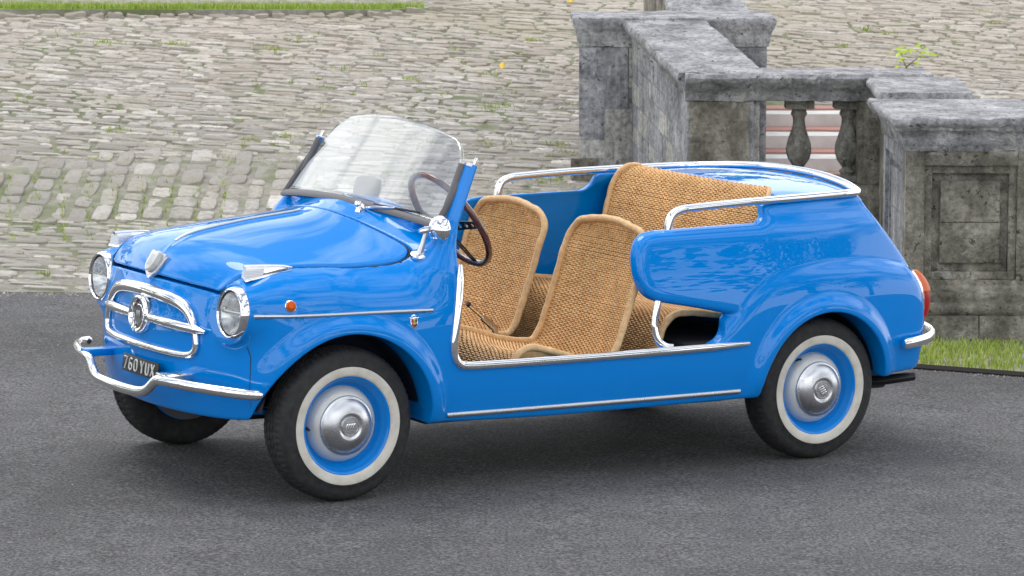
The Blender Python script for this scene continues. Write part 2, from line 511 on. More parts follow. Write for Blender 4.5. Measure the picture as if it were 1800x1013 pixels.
m, t, b = mat('sett_stone')
setp(b, Roughness=0.85)
oi = nd(t, 'ShaderNodeNewGeometry')
n1 = noise(t, 26, 6, 0.65); n2 = noise(t, 3.0, 4, .6); n3 = noise(t, 90, 3, .6); n4 = noise(t, .45, 3, .6)
rp = ramp(t, oi.outputs['Random Per Island'], [(0.0, (0.33, 0.310, 0.280)), (0.35, (0.415, 0.392, 0.357)), (0.75, (0.49, 0.464, 0.425)), (1.0, (0.63, 0.60, 0.555))])
r1 = ramp(t, n1.outputs['Fac'], [(0.30, (0.62, 0.60, 0.58)), (0.5, (0.97, 0.96, 0.95)), (0.68, (1.22, 1.21, 1.20))])
c = mixc(t, 1.0, rp.outputs['Color'], r1.outputs['Color'], 'MULTIPLY')
rb_ = ramp(t, n2.outputs['Fac'], [(0.46, (0, 0, 0)), (0.70, (.45, .45, .45))])
c = mixc(t, rb_.outputs['Color'], c, (0.33, 0.265, 0.19))
rm = ramp(t, n4.outputs['Fac'], [(0.52, (0, 0, 0)), (0.70, (.38, .38, .38))])
c = mixc(t, rm.outputs['Color'], c, (0.27, 0.27, 0.13))
gp_ = nd(t, 'ShaderNodeNewGeometry'); sx_ = nd(t, 'ShaderNodeSeparateXYZ'); t.links.new(gp_.outputs['Position'], sx_.inputs[0])
n9 = noise(t, .9, 4, .6, vec=gp_.outputs['Position']); ma = nd(t, 'ShaderNodeMath', operation='MULTIPLY_ADD'); ma.inputs[1].default_value = 5.0
t.links.new(n9.outputs['Fac'], ma.inputs[0]); t.links.new(sx_.outputs['Y'], ma.inputs[2])
mr_ = nd(t, 'ShaderNodeMapRange'); mr_.inputs['From Min'].default_value = 10.0; mr_.inputs['From Max'].default_value = 13.0; mr_.inputs['To Max'].default_value = .42; t.links.new(ma.outputs[0], mr_.inputs['Value'])
c = mixc(t, mr_.outputs['Result'], c, (0.46, 0.385, 0.295))
t.links.new(c, b.inputs['Base Color'])
ad = nd(t, 'ShaderNodeMath', operation='ADD'); t.links.new(n1.outputs['Fac'], ad.inputs[0]); t.links.new(n3.outputs['Fac'], ad.inputs[1])
bump(t, b, ad.outputs[0], 0.6, 0.012)

m, t, b = mat('bank_soil'); setp(b, Roughness=0.95)
n1 = noise(t, 14, 6, .65); n2 = noise(t, 1.2, 4, .6)
r1 = ramp(t, n1.outputs['Fac'], [(0.3, (0.20, 0.185, 0.155)), (0.55, (0.34, 0.315, 0.27)), (0.75, (0.44, 0.42, 0.38))])
r2 = ramp(t, n2.outputs['Fac'], [(0.45, (0, 0, 0)), (0.62, (.75, .75, .75))])
t.links.new(mixc(t, r2.outputs['Color'], r1.outputs['Color'], (0.11, 0.15, 0.035)), b.inputs['Base Color']); bump(t, b, n1.outputs['Fac'], .8, .02)

m, t, b = mat('grass_blade'); setp(b, Roughness=0.55)
oi = nd(t, 'ShaderNodeNewGeometry')
rp = ramp(t, oi.outputs['Random Per Island'], [(0.0, (0.20, 0.29, 0.03)), (0.5, (0.34, 0.45, 0.055)), (0.85, (0.46, 0.55, 0.11)), (1.0, (0.52, 0.50, 0.22))])
t.links.new(rp.outputs['Color'], b.inputs['Base Color'])
m, t, b = mat('lawn'); setp(b, Roughness=0.8)
n1 = noise(t, 9, 5, .6); n2 = noise(t, .7, 3)
r1 = ramp(t, n1.outputs['Fac'], [(0.3, (0.13, 0.25, 0.018)), (0.7, (0.24, 0.40, 0.03))]); t.links.new(r1.outputs['Color'], b.inputs['Base Color']); bump(t, b, n1.outputs['Fac'], .8, .03)
plain('edging', (0.035, 0.028, 0.024), .8)

def sheet(name, pts, material, nx=1):
    o = mesh_obj(name, pts, [tuple(range(len(pts)))], material, None, False)
    return tag(o, kind='structure')
sheet('asphalt_drive', [(-70, -90, drive_z(-70, 0)), (70, -90, drive_z(70, 0)), (70, bank_edge(7.4)+.02, drive_z(70, 0))] + [(x, bank_edge(x)+.02+.022*mnoise.noise((x*7, 0, 0))+.012*mnoise.noise((x*25, 3, 0)), drive_z(x, 0)) for x in np.linspace(7.4, -8.0, 420)] + [(-70, bank_edge(-8)+.02, drive_z(-70, 0))], MATS['asphalt'])
YT = 10.60
def head_y(x): return 10.20+.26*(x+3)                                    # where lawn or court takes over at the head of the bank
def bank_pts(x0, x1, y1, dz): return [(x0, bank_edge(x0)-.03, bank_z(x0, bank_edge(x0))+dz), (x1, bank_edge(x1)-.03, bank_z(x1, bank_edge(x1))+dz), (x1, y1, bank_z(x1, y1)+dz), (x0, y1, bank_z(x0, y1)+dz)]
sheet('sett_bank', bank_pts(-9, 9, 14.5, -.010), MATS['bank_soil'])
bank = bpy.data.objects['sett_bank']
def ground_z(x, y): return bank_z(x, y)

# setts: individual stones, laid in courses that run along the bank
def sett_shape(r):
    """unit stone: nearly flat top with worn edges and knocked corners"""
    v = []; K = 12
    cj = [r.uniform(.86, 1.0) for _ in range(K)]
    tx, ty = r.uniform(-.10, .10), r.uniform(-.10, .10)
    for z, q in ((-.9, .5), (-.22, .5), (-.05, .475), (0.0, .42)):
        for k in range(K):
            t = 2*math.pi*(k+.5)/K
            cx, cy = math.cos(t), math.sin(t); p = 6.0
            s_ = q/(abs(cx)**p+abs(cy)**p)**(1/p)*cj[k]**.6
            v.append((cx*s_, cy*s_, z+((tx*cx+ty*cy)*.8+r.uniform(-.035, .035) if z > -.5 else 0)))
    v.append((r.uniform(-.1, .1), r.uniform(-.1, .1), r.uniform(-.02, .05)))
    f = []
    for i in range(3):
        for k in range(K): f.append((i*K+k, i*K+(k+1) % K, (i+1)*K+(k+1) % K, (i+1)*K+k))
    for k in range(K): f.append((3*K+k, 3*K+(k+1) % K, 4*K))
    return v, f
SETTS = [sett_shape(rnd) for _ in range(12)]
sett_me = []
for v, f in SETTS:
    me = bpy.data.meshes.new('sett'); me.from_pydata(v, [], f); me.polygons.foreach_set('use_smooth', [True]*len(me.polygons)); me.materials.append(MATS['sett_stone']); me.update(); me.set_sharp_from_angle(angle=math.radians(38)); sett_me.append(me)
def camproj(p):
    d = Vector(p)-Vector((0, -12, CAM_H)); c, s_ = math.cos(CAM_PITCH), math.sin(CAM_PITCH)
    w = d.y*c-d.z*s_; u = d.y*s_+d.z*c
    return 900+6004*d.x/w, 506.5-6004*u/w
stones = []
y = 0.0; row = 0
while y < 10.4:
    band = 1.20 < y < 2.45
    hh = rnd.uniform(.042, .078)
    x = -8.0+rnd.uniform(-.1, 0)
    while x < 7.5:
        ww = rnd.uniform(.08, .26)
        if band and x < -1.1: ww = .150+rnd.uniform(-.012, .012)
        cx = x+ww/2; yy = bank_edge(cx)+y+hh/2
        pc = camproj((cx, yy, bank_z(cx, yy)))
        if not (1.18 < cx < 2.4 and 5.6 < yy < 8.95) and -1300 < pc[0] < 3000 and -90 < pc[1] < 600 and rnd.random() > .012 and not (cx < -.5 and yy > head_y(cx)-.02+max(0, cx+1.0)*.5):
            long_ = band and x < -1.1
            stones.append((cx+rnd.uniform(-.006, .006), yy, ww-.008, hh-.008, rnd.uniform(-.03, .03), rnd.gauss(0, .0035), long_, pc))
        x += ww
    y += hh; row += 1
# the band of long stones on the left: drop the small ones there, lay long ones on edge
stones = [q for q in stones if not q[6]]
x = -7.9
while x < -1.05:
    ww = rnd.uniform(.105, .15); y0 = 1.20+rnd.uniform(-.05, .05)
    while y0 < 2.42:
        yl = rnd.uniform(.10, .34); cx = x+ww/2; yy = bank_edge(cx)+y0+yl/2
        pc = camproj((cx, yy, bank_z(cx, yy)))
        if -1300 < pc[0]: stones.append((cx+rnd.uniform(-.006, .006), yy, ww-rnd.uniform(.016, .032), yl-.007, rnd.uniform(-.04, .04), rnd.gauss(.002, .005), True, pc))
        y0 += yl
    x += ww
bank_rx = math.atan(BS); tilt = Matrix.Rotation(bank_rx, 4, 'X') @ Matrix.Rotation(-math.atan(SX-.16*BS), 4, 'Y')
def sett_mat(q):
    cx, yy, ww, hh, rz, dz = q[:6]
    return Matrix.Translation((cx, yy, bank_z(cx, yy)+dz)) @ tilt @ Matrix.Rotation(rz, 4, 'Z') @ Matrix.Diagonal((ww, hh, .06 if not q[6] else .07, 1))
def hidden(pc): return (170 < pc[0] < 1520 and pc[1] > 330 and not (pc[0] < 190)) or pc[1] < 0 or pc[0] < 0 or pc[0] > 1800 or (1015 < pc[0] < 1620 and pc[1] > 40)
vis = [q for q in stones if not hidden(q[7])]
vis.sort(key=lambda q: -(q[2]*q[3]/(q[1]+12)**3 * (1.5 if q[6] else 1)))
big = set(id(q) for q in vis[:300])
rest = MB()
for q in stones:
    k = rnd.randrange(12)
    M = sett_mat(q)
    if id(q) in big:
        o = bpy.data.objects.new('sett', sett_me[k]); COL.objects.link(o); o.parent = bank; o.matrix_local = M
    else:
        v, f = SETTS[k]; rest.add([M @ Vector(p) for p in v], f)
ro = rest.build('small_setts', MATS['sett_stone'], bank, True, 38); ro['kind'] = 'stuff'

# lawn beyond the bank, kerb stones under it
zt = lambda x: bank_z(x, head_y(x))+.035
edge = [(x, head_y(x)+max(0, x+1.0)*.5, zt(x)) for x in np.linspace(-6, -.5, 24)]
lawn = mesh_obj('lawn', [(-260, head_y(-6), zt(-6))] + edge + [(-.42, head_y(-.42)+.9, zt(-.42)+.03), (-.4, 300, 3.5), (-260, 300, 3.5)], [tuple(range(28))], MATS['lawn'], None, False)
tag(lawn, kind='structure')
n_ = len(edge)
mesh_obj('lawn_edge', edge + [(q[0], q[1]-.005, q[2]-.14) for q in edge], [(i, i+1, n_+i+1, n_+i) for i in range(n_-1)], MATS['bank_soil'], lawn, False)
upper = sheet('upper_court', [(-.42, 11.9, bank_z(-.42, 11.9)-.03), (9, 11.9, bank_z(9, 11.9)-.03), (60, 300, 3.45), (-.42, 300, 3.45)], MATS['bank_soil'])
x = -6.0
while x < -.55:
    ww = rnd.uniform(.09, .17); cx = x+ww/2
    o = bpy.data.objects.new('kerb_stone', sett_me[rnd.randrange(12)]); COL.objects.link(o); o.parent = bank
    yk = head_y(cx)-.04+max(0, cx+1.0)*.5
    o.matrix_local = Matrix.Translation((cx, yk, bank_z(cx, yk)+rnd.uniform(.004, .022))) @ Matrix.Rotation(.25, 4, 'Z') @ Matrix.Diagonal((ww-.015, .11, .13, 1))
    x += ww

# grass
def blades(name, spots, hmin, hmax, material, label=None, parent=None):
    v = []; f = []
    for (x, y, z) in spots:
        h = rnd.uniform(hmin, hmax); a = rnd.uniform(0, 6.28); w = rnd.uniform(.0016, .0034); ln = rnd.uniform(.1, .7)*h; la = rnd.uniform(0, 6.28)
        dx, dy = w*math.cos(a), w*math.sin(a); lx, ly = ln*math.cos(la), ln*math.sin(la); n = len(v)
        v += [(x-dx, y-dy, z-.004), (x+dx, y+dy, z-.004), (x+dx*.8+lx*.35, y+dy*.8+ly*.35, z+h*.55), (x-dx*.8+lx*.35, y-dy*.8+ly*.35, z+h*.55), (x+lx, y+ly, z+h)]
        f += [(n, n+1, n+2, n+3), (n+3, n+2, n+4)]
    o = mesh_obj(name, v, f, material, parent, True)
    o['kind'] = 'stuff'
    if label: o['label'] = label
    return o
verge_y = lambda x: 2.64-.31*(x-1.78)         # asphalt edge in front of the pier
sp = []
for _ in range(34000):
    x = rnd.uniform(.2, 3.2); y = rnd.uniform(verge_y(x)+.02, 3.75)
    if rnd.random() < .5+.5*mnoise.noise((x*3, y*3, 0)): sp.append((x, y, drive_z(x, y)+.01))
verge = sheet('grass_verge', [(-.3, verge_y(-.3), drive_z(-.3, 0)+.006), (3.6, verge_y(3.6), drive_z(3.6, 0)+.006), (3.6, 5.1, drive_z(3.6, 0)+.006), (-.3, 5.0, drive_z(-.3, 0)+.006)], MATS['bank_soil'])
blades('verge_grass', sp, .010, .034, MATS['grass_blade'], 'short grass at the foot of the stone pier')
ed = MB()
pts = [(x, verge_y(x), drive_z(x, 0)+.008) for x in np.linspace(-.2, 3.4, 20)]
tag(ed.tube(pts, .016, 4, flat=(.5, 1.0)).build('edging_strip', MATS['edging'], None, False), 'dark edging strip between asphalt and grass verge', 'edging')
sp = []
for _ in range(9000):
    x = rnd.uniform(-4, -.6); y = head_y(x)+max(0, x+1.0)*.5+.01+abs(rnd.gauss(0, .3))
    sp.append((x, y, zt(x)))
blades('lawn_grass', sp, .02, .05, MATS['grass_blade'], 'bright lawn grass along the top of the bank')
# weeds in the joints
sp = []
def tuft(px_, py_, n, rad, tall=1):
    # walk down the bank to the point that shows there
    best = None
    for yy in np.linspace(4.0, 13, 500):
        d = 12+yy; x = (px_-900)/6004*d*1.0
        q = camproj((x, yy, bank_z(x, yy)))
        e = abs(q[1]-py_)
        if best is None or e < best[0]: best = (e, x, yy)
    _, x, yy = best
    for _ in range(n):
        a = rnd.gauss(0, rad); c_ = rnd.gauss(0, rad*.6); sp.append((x+a, yy+c_, bank_z(x+a, yy+c_)-.01))
for q in ((185, 75, 90, .05), (305, 78, 110, .06), (465, 86, 90, .06), (488, 88, 60, .04), (535, 72, 80, .03), (200, 228, 60, .04), (437, 246, 50, .03), (575, 192, 60, .03), (240, 508, 30, .02), (68, 482, 50, .02), (500, 240, 60, .03), (665, 100, 50, .03),
          (720, 140, 70, .03), (860, 130, 50, .03), (880, 186, 60, .05), (862, 190, 50, .05), (570, 155, 40, .03), (935, 72, 60, .03), (980, 254, 60, .04), (1000, 185, 30, .03), (860, 254, 50, .04), (1525, 53, 80, .04), (1480, 82, 60, .03), (1560, 60, 40, .04),
          (1730, 22, 50, .04), (1750, 40, 50, .03), (60, 350, 40, .02), (985, 308, 90, .05), (1015, 300, 90, .03), (950, 320, 60, .05), (1000, 270, 60, .04), (130, 60, 30, .06), (600, 120, 30, .05), (760, 250, 40, .04)):
    tuft(*q)
for _ in range(70):
    tuft(rnd.uniform(0, 1000), rnd.uniform(20, 330), rnd.randint(4, 16), rnd.uniform(.01, .04))
for k in range(9):      # moss in the joints of the long stones
    for j in range(14): tuft(12+47*k+rnd.gauss(0, 3), 312+j*8.5, 7, .006)
blades('joint_weeds', sp, .008, .040, MATS['grass_blade'], 'weeds and moss growing in the joints of the setts')

# loose grit along the edge of the drive and scattered over it
gv = []; gf = []
def grit(x, y, z, r):
    n = len(gv); a = rnd.uniform(0, 6.28)
    for k in range(3): gv.append((x+r*math.cos(a+2.1*k), y+r*math.sin(a+2.1*k), z-.001))
    gv.append((x+rnd.uniform(-.3, .3)*r, y+rnd.uniform(-.3, .3)*r, z+r*rnd.uniform(.5, 1.0)))
    gf.extend([(n, n+1, n+3), (n+1, n+2, n+3), (n+2, n, n+3)])
for _ in range(2600):
    x = rnd.uniform(-7, 7); y = bank_edge(x)-abs(rnd.gauss(0, .07)); grit(x, y, drive_z(x, y), rnd.uniform(.003, .010))
for _ in range(700):
    x = rnd.uniform(-2.8, 2.8); y = rnd.uniform(-2.2, 4.0); grit(x, y, drive_z(x, y), rnd.uniform(.0015, .004))
for _ in range(700):
    x = rnd.uniform(-.2, 3.3); y = verge_y(x)-abs(rnd.gauss(0, .03)); grit(x, y, drive_z(x, y), rnd.uniform(.002, .006))
go = mesh_obj('loose_grit', gv, gf, MATS['sett_stone'], None, False); go['kind'] = 'stuff'; go['label'] = 'loose grit along the edge of the asphalt drive'

# ------------------------------------------------------------------ weathered stone stair walls
def stone_mat(name, dark, mid, light, lichen=.5, streak=True, moss=0.0):
    m, t, b = mat(name); setp(b, Roughness=0.9)
    n1 = noise(t, 5.5, 7, .65); n2 = noise(t, 34, 5, .65); n3 = noise(t, 90, 3, .6)
    c = ramp(t, n1.outputs['Fac'], [(0.28, dark), (0.50, mid), (0.72, light)]).outputs['Color']
    r2 = ramp(t, n2.outputs['Fac'], [(0.34, (0.60, 0.59, 0.58)), (0.50, (0.99, 0.99, 0.99)), (0.66, (1.30, 1.29, 1.27))])
    c = mixc(t, 1.0, c, r2.outputs['Color'], 'MULTIPLY')
    tc = nd(t, 'ShaderNodeTexCoord')
    n5 = noise(t, 9, 8, .72, dist=.6); n5b = noise(t, 2.0, 3, .6)
    mu = nd(t, 'ShaderNodeMath', operation='MULTIPLY_ADD'); mu.inputs[1].default_value = .45; t.links.new(n5b.outputs['Fac'], mu.inputs[0]); t.links.new(n5.outputs['Fac'], mu.inputs[2])
    rl = ramp(t, mu.outputs[0], [(0.82, (0, 0, 0)), (0.87, (1, 1, 1))])
    f_ = nd(t, 'ShaderNodeMath', operation='MULTIPLY'); f_.inputs[1].default_value = lichen; t.links.new(rl.outputs['Color'], f_.inputs[0])
    c = mixc(t, f_.outputs[0], c, (0.52, 0.515, 0.485))
    n6 = noise(t, 22, 6, .75)
    rk = ramp(t, n6.outputs['Fac'], [(0.585, (0, 0, 0)), (0.64, (.9, .9, .9))])
    c = mixc(t, rk.outputs['Color'], c, tuple(q*.35 for q in dark))
    if streak:
        mp = nd(t, 'ShaderNodeMapping'); mp.inputs['Scale'].default_value = (9, 9, .7); t.links.new(tc.outputs['Object'], mp.inputs['Vector'])
        n4 = noise(t, 1.0, 4, .6, vec=mp.outputs['Vector'])
        r4 = ramp(t, n4.outputs['Fac'], [(0.35, (0.60, 0.59, 0.57)), (0.6, (1.1, 1.1, 1.1)), (0.75, (1.35, 1.33, 1.28))])
        c = mixc(t, .8, c, r4.outputs['Color'], 'MULTIPLY')
    if moss:
        n7 = noise(t, 3.1, 4, .6); r7 = ramp(t, n7.outputs['Fac'], [(0.5, (0, 0, 0)), (0.7, (moss,)*3)])
        c = mixc(t, r7.outputs['Color'], c, (0.12, 0.125, 0.05))
    t.links.new(c, b.inputs['Base Color'])
    ad = nd(t, 'ShaderNodeMath', operation='ADD'); t.links.new(n2.outputs['Fac'], ad.inputs[0]); t.links.new(n3.outputs['Fac'], ad.inputs[1])
    bump(t, b, ad.outputs[0], .8, .012)
    return m
ST_DARK = stone_mat('stone_dark', (0.075, 0.068, 0.054), (0.225, 0.208, 0.170), (0.46, 0.43, 0.365), .5, True, .25)
ST_BAL = stone_mat('stone_baluster', (0.16, 0.155, 0.14), (0.30, 0.29, 0.26), (0.46, 0.45, 0.41), .5, True, .15)
ST_CAP = stone_mat('stone_coping', (0.11, 0.11, 0.115), (0.33, 0.328, 0.338), (0.60, 0.60, 0.605), .7, False)
ST_GREY = stone_mat('stone_grey', (0.17, 0.175, 0.19), (0.31, 0.315, 0.335), (0.50, 0.50, 0.51), .7, True)
ST_PALE = stone_mat('stone_pale', (0.36, 0.36, 0.34), (0.46, 0.455, 0.43), (0.58, 0.57, 0.54), .3, True)
plain('pink_stone', (0.42, 0.22, 0.18), .85)
m, t, b = mat('white_stone'); setp(b, Roughness=.8)
n1 = noise(t, 8, 5); r1 = ramp(t, n1.outputs['Fac'], [(.3, (.55, .54, .51)), (.7, (.74, .73, .70))]); t.links.new(r1.outputs['Color'], b.inputs['Base Color'])

def rough(o, amp, sc=14, seed=0):
    for v in o.data.vertices:
        p = v.co*sc+Vector((seed*3.7, seed*1.3, 0))
        n_ = mnoise.noise_vector(p)+.5*mnoise.noise_vector(p*2.7)
        v.co += n_*amp
    o.data.update(); return o
def sweep(name, sect, A, Bq, side, material, parent, step=.03, amp=.003, seed=0, caps=True, ang=50):
    """extrude a cross-section (s across, z up) from A to B; side = unit vector for +s"""
    A = Vector(A); Bq = Vector(Bq); L = (Bq-A).length; n = max(2, int(L/step)); side = Vector(side)
    S = []                                              # refine section
    m = len(sect)
    for i in range(m):
        p = Vector(sect[i]); q = Vector(sect[(i+1) % m]); k = max(1, int((q-p).length/step))
        S += [p.lerp(q, j/k) for j in range(k)]
    v = []; f = []
    for i in range(n+1):
        c = A.lerp(Bq, i/n)
        v += [c+side*s[0]+Vector((0, 0, s[1])) for s in S]
    m = len(S)
    for i in range(n):
        for k in range(m): f.append((i*m+k, (i+1)*m+k, (i+1)*m+(k+1) % m, i*m+(k+1) % m))
    if caps: f += [tuple(range(m)), tuple(n*m+k for k in range(m-1, -1, -1))]
    o = mesh_obj(name, v, f, material, parent, True)
    bm = bmesh.new(); bm.from_mesh(o.data); bmesh.ops.recalc_face_normals(bm, faces=bm.faces); bm.to_mesh(o.data); bm.free()
    rough(o, amp, 14, seed); sharp(o, ang)
    return o
def block(name, lo, hi, material, parent, amp=.003, step=.04, seed=0):
    w = (hi[1]-lo[1])
    return sweep(name, [(0, lo[2]), (w, lo[2]), (w, hi[2]), (0, hi[2])], (lo[0], lo[1], 0), (hi[0], lo[1], 0), (0, 1, 0), material, parent, step, amp, seed)
def ring_cap(name, x0, x1, y0, y1, prof, material, parent, step=.03, amp=.003, seed=0):
    """rectangular cap: prof = [(overhang, z)...] from below to the top, closed by a top face"""
    v = []; f = []
    nx = max(2, int((x1-x0)/step)); ny = max(2, int((y1-y0)/step))
    def loop(o, z):
        L = []
        for i in range(nx): L.append((x0-o+(x1-x0+2*o)*i/nx, y0-o, z))
        for i in range(ny): L.append((x1+o, y0-o+(y1-y0+2*o)*i/ny, z))
        for i in range(nx): L.append((x1+o-(x1-x0+2*o)*i/nx, y1+o, z))
        for i in range(ny): L.append((x0-o, y1+o-(y1-y0+2*o)*i/ny, z))
        return L
    m = 2*(nx+ny)
    for o, z in prof: v += loop(o, z)
    for i in range(len(prof)-1):
        for k in range(m): f.append((i*m+k, i*m+(k+1) % m, (i+1)*m+(k+1) % m, (i+1)*m+k))
    # top as shrinking rings so that it can be uneven
    o, z = prof[-1]; h = min(x1-x0, y1-y0)/2+o
    for s_ in (.25, .5, .75, .93):
        v += loop(o-h*s_, z+.004*s_)
        i = len(v)//m-2
        for k in range(m): f.append((i*m+k, i*m+(k+1) % m, (i+1)*m+(k+1) % m, (i+1)*m+k))
    i = len(v)//m-1; f.append(tuple(i*m+k for k in range(m)))
    ob = mesh_obj(name, v, f, material, parent, True); rough(ob, amp, 14, seed); sharp(ob, 50)
    return ob
capprof = [(.0, -.16), (.004, -.155), (.006, -.135), (.012, -.130), (.016, -.10), (.024, -.080), (.040, -.066), (.052, -.060), (.054, -.048), (.066, -.040), (.074, -.022), (.072, -.006), (.062, .0)]
def cp(z): return [(o, z+q) for o, q in capprof]

# front pier beside the tail of the car
X0, X1, Y0, Y1, ZT, ZG = 1.803, 2.40, 3.56, 4.52, .968, -.075
pr = empty('stone_pier', Matrix.Translation((2.1, 4.0, 0))); pr.matrix_world = Matrix.Identity(4)
tag(pr, 'dark weathered stone pier with recessed panels beside the car tail', 'pier')
ring_cap('pier_cap', X0, X1, Y0, Y1, cp(ZT), ST_CAP, pr, .022, .007, 1)
def panel_face(par, ax, x0, x1, z0, z1, y, material, seed, raise_):
    """stiles, rails, recessed ground and a raised field, on the front (ax=0) or left side (ax=1)"""
    def blk(name, u0, u1, w0, w1, d0, d1, sd):
        if ax == 0: return block(name, (u0, y+d0, w0), (u1, y+d1, w1), material, par, .0025, .035, sd)
        return block(name, (y+d0, u0, w0), (y+d1, u1, w1), material, par, .0025, .035, sd)
    st = .085
    blk('stile', x0, x0+st, z0, z1, 0, .10, seed); blk('stile', x1-st, x1, z0, z1, 0.001, .10, seed+1)
    blk('rail', x0+st+.001, x1-st-.001, z1-.065, z1, .0015, .10, seed+2); blk('rail', x0+st+.001, x1-st-.001, z0, z0+.025, .0015, .10, seed+3)
    a0, a1, b0, b1 = x0+st+.002, x1-st-.002, z0+.027, z1-.067
    blk('panel_moulding', a0, a0+.035, b0, b1, .018, .10, seed+4); blk('panel_moulding', a1-.035, a1, b0, b1, .018, .10, seed+5)
    blk('panel_moulding', a0+.036, a1-.036, b1-.035, b1, .0185, .10, seed+6); blk('panel_moulding', a0+.036, a1-.036, b0, b0+.035, .0185, .10, seed+7)
    blk('panel_ground', a0+.036, a1-.036, b0+.036, b1-.036, .045, .11, seed+8)
    zc = (b0+b1)/2
    blk('panel_field', a0+.075, a1-.075, b0+.075, zc-.002, .045-raise_, .10, seed+9); blk('panel_field', a0+.075, a1-.075, zc+.002, b1-.070, .045-raise_, .10, seed+10)
ZP = .19
panel_face(pr, 0, X0, X1, ZP, ZT-.16, Y0, ST_DARK, 3, .022)
panel_face(pr, 1, Y0+.101, Y1, ZP, ZT-.16, X0, ST_GREY, 17, .022)
block('pier_core', (X0+.115, Y0+.115, ZG-.1), (X1-.001, Y1, ZT-.10), ST_DARK, pr, .001, .1, 5)
ring_cap('pier_base_moulding', X0+.002, X1, Y0+.002, Y1, [(.070, ZG+.135), (.082, ZG+.148), (.086, ZG+.165), (.080, ZG+.182), (.066, ZG+.192), (.056, ZG+.195), (.054, ZG+.210), (.058, ZG+.222), (.050, ZG+.236), (.022, ZG+.246), (.004, ZG+.262), (.002, ZP)], ST_DARK, pr, .03, .0025, 6)
block('plinth_stone', (X0-.10, Y0-.10, ZG-.08), (X0+.33, Y1+.03, ZG+.135), ST_DARK, pr, .003, .04, 7)
block('plinth_stone', (X0+.334, Y0-.10, ZG-.08), (X1+.10, Y1+.03, ZG+.135), ST_DARK, pr, .003, .04, 8)

# balustrade behind it
YB, DB, ZB = 5.26, .34, 1.045
bl = empty('stone_balustrade'); tag(bl, 'grey stone balustrade with vase balusters and lichened coping behind the car', 'balustrade')
BX0, BX1 = .895, 2.12
sect = [(-.085, ZB-.02), (-.075, ZB-.045), (-.06, ZB-.052), (-.055, ZB-.066), (-.03, ZB-.08), (-.008, ZB-.10), (-.004, ZB-.135), (.0, ZB-.14), (DB, ZB-.14), (DB+.03, ZB-.08), (DB+.08, ZB-.045), (DB+.085, ZB-.012), (DB+.06, ZB), (-.07, ZB)]
sweep('coping', sect, (BX0-.02, YB, 0), (BX1, YB, 0), (0, 1, 0), ST_CAP, bl, .022, .007, 2)
block('end_pier', (.90, YB+.012, -.12), (1.205, YB+DB-.01, ZB-.142), ST_DARK, bl, .004, .035, 9)
block('half_pilaster', (1.208, YB+.06, .483), (1.258, YB+DB-.06, ZB-.141), ST_PALE, bl, .003, .03, 10)
block('bottom_rail', (1.21, YB+.02, -.12), (BX1, YB+DB-.02, .48), ST_DARK, bl, .003, .04, 11)
block('pilaster', (1.757, YB+.015, .483), (1.93, YB+DB-.02, ZB-.142), ST_DARK, bl, .003, .03, 12)
def baluster(x, par, h0, h1):
    H = h1-h0
    pts = [(.0, 0), (.062, 0), (.062, .07), (.046, .075), (.050, .10), (.060, .115), (.058, .135), (.040, .15), (.036, .165), (.050, .20), (.078, .27), (.092, .34), (.094, .40), (.086, .47), (.070, .55), (.054, .63), (.044, .70), (.042, .76), (.048, .79), (.056, .80), (.060, .825), (.054, .85), (.050, .875), (.060, .89), (.0, .89)]
    k = H/1.0
    bb = MB().lathe([(r*.70, h0+q*H) for r, q in pts], Matrix.Translation((x, YB+DB/2, 0)), 28)
    bb.box((x-.072, YB+DB/2-.072, h0+.885*H), (x+.072, YB+DB/2+.072, h1), .004)
    bb.box((x-.070, YB+DB/2-.070, h0), (x+.070, YB+DB/2+.070, h0+.075*H), .004)
    o = bb.build('baluster', ST_BAL, par, True, 50); rough(o, .0025, 18, int(x*10)); return o
for x in (1.468, 1.716, 1.995): baluster(x, bl, .482, ZB-.141)
# return wall between balustrade and pier
rw = empty('return_wall'); tag(rw, 'short stone return wall joining balustrade to the front pier', 'wall')
sec2 = [(-.07, -.02), (-.065, -.045), (-.03, -.08), (-.004, -.12), (0, -.14), (.34, -.14), (.37, -.08), (.40, -.03), (.39, -.004), (-.055, 0)]
ZR = 1.0
sweep('coping', [(s_, z+ZR) for s_, z in sec2], (1.85, Y1+.085, 0), (1.85, YB-.07, .035), (1, 0, 0), ST_CAP, rw, .03, .004, 4)
block('wall_body', (1.862, Y1+.01, -.12), (2.17, YB-.02, ZR-.141), ST_DARK, rw, .004, .04, 13)

# raked wall climbing away
rk = empty('raked_stair_wall'); tag(rk, 'sloping stone stair wall with broad lichened coping and pale patches', 'wall')
A = Vector((.885, YB+.02, ZB)); Bq = Vector((.655, 6.78, 1.235)); side = Vector((1, 0, 0))
sec3 = [(-.05, -.022), (-.045, -.045), (-.02, -.07), (-.002, -.10), (0, -.12), (.36, -.12), (.39, -.06), (.41, -.02), (.40, 0), (-.04, 0)]
sweep('raked_coping', sec3, A, Bq, side, ST_CAP, rk, .025, .008, 21)
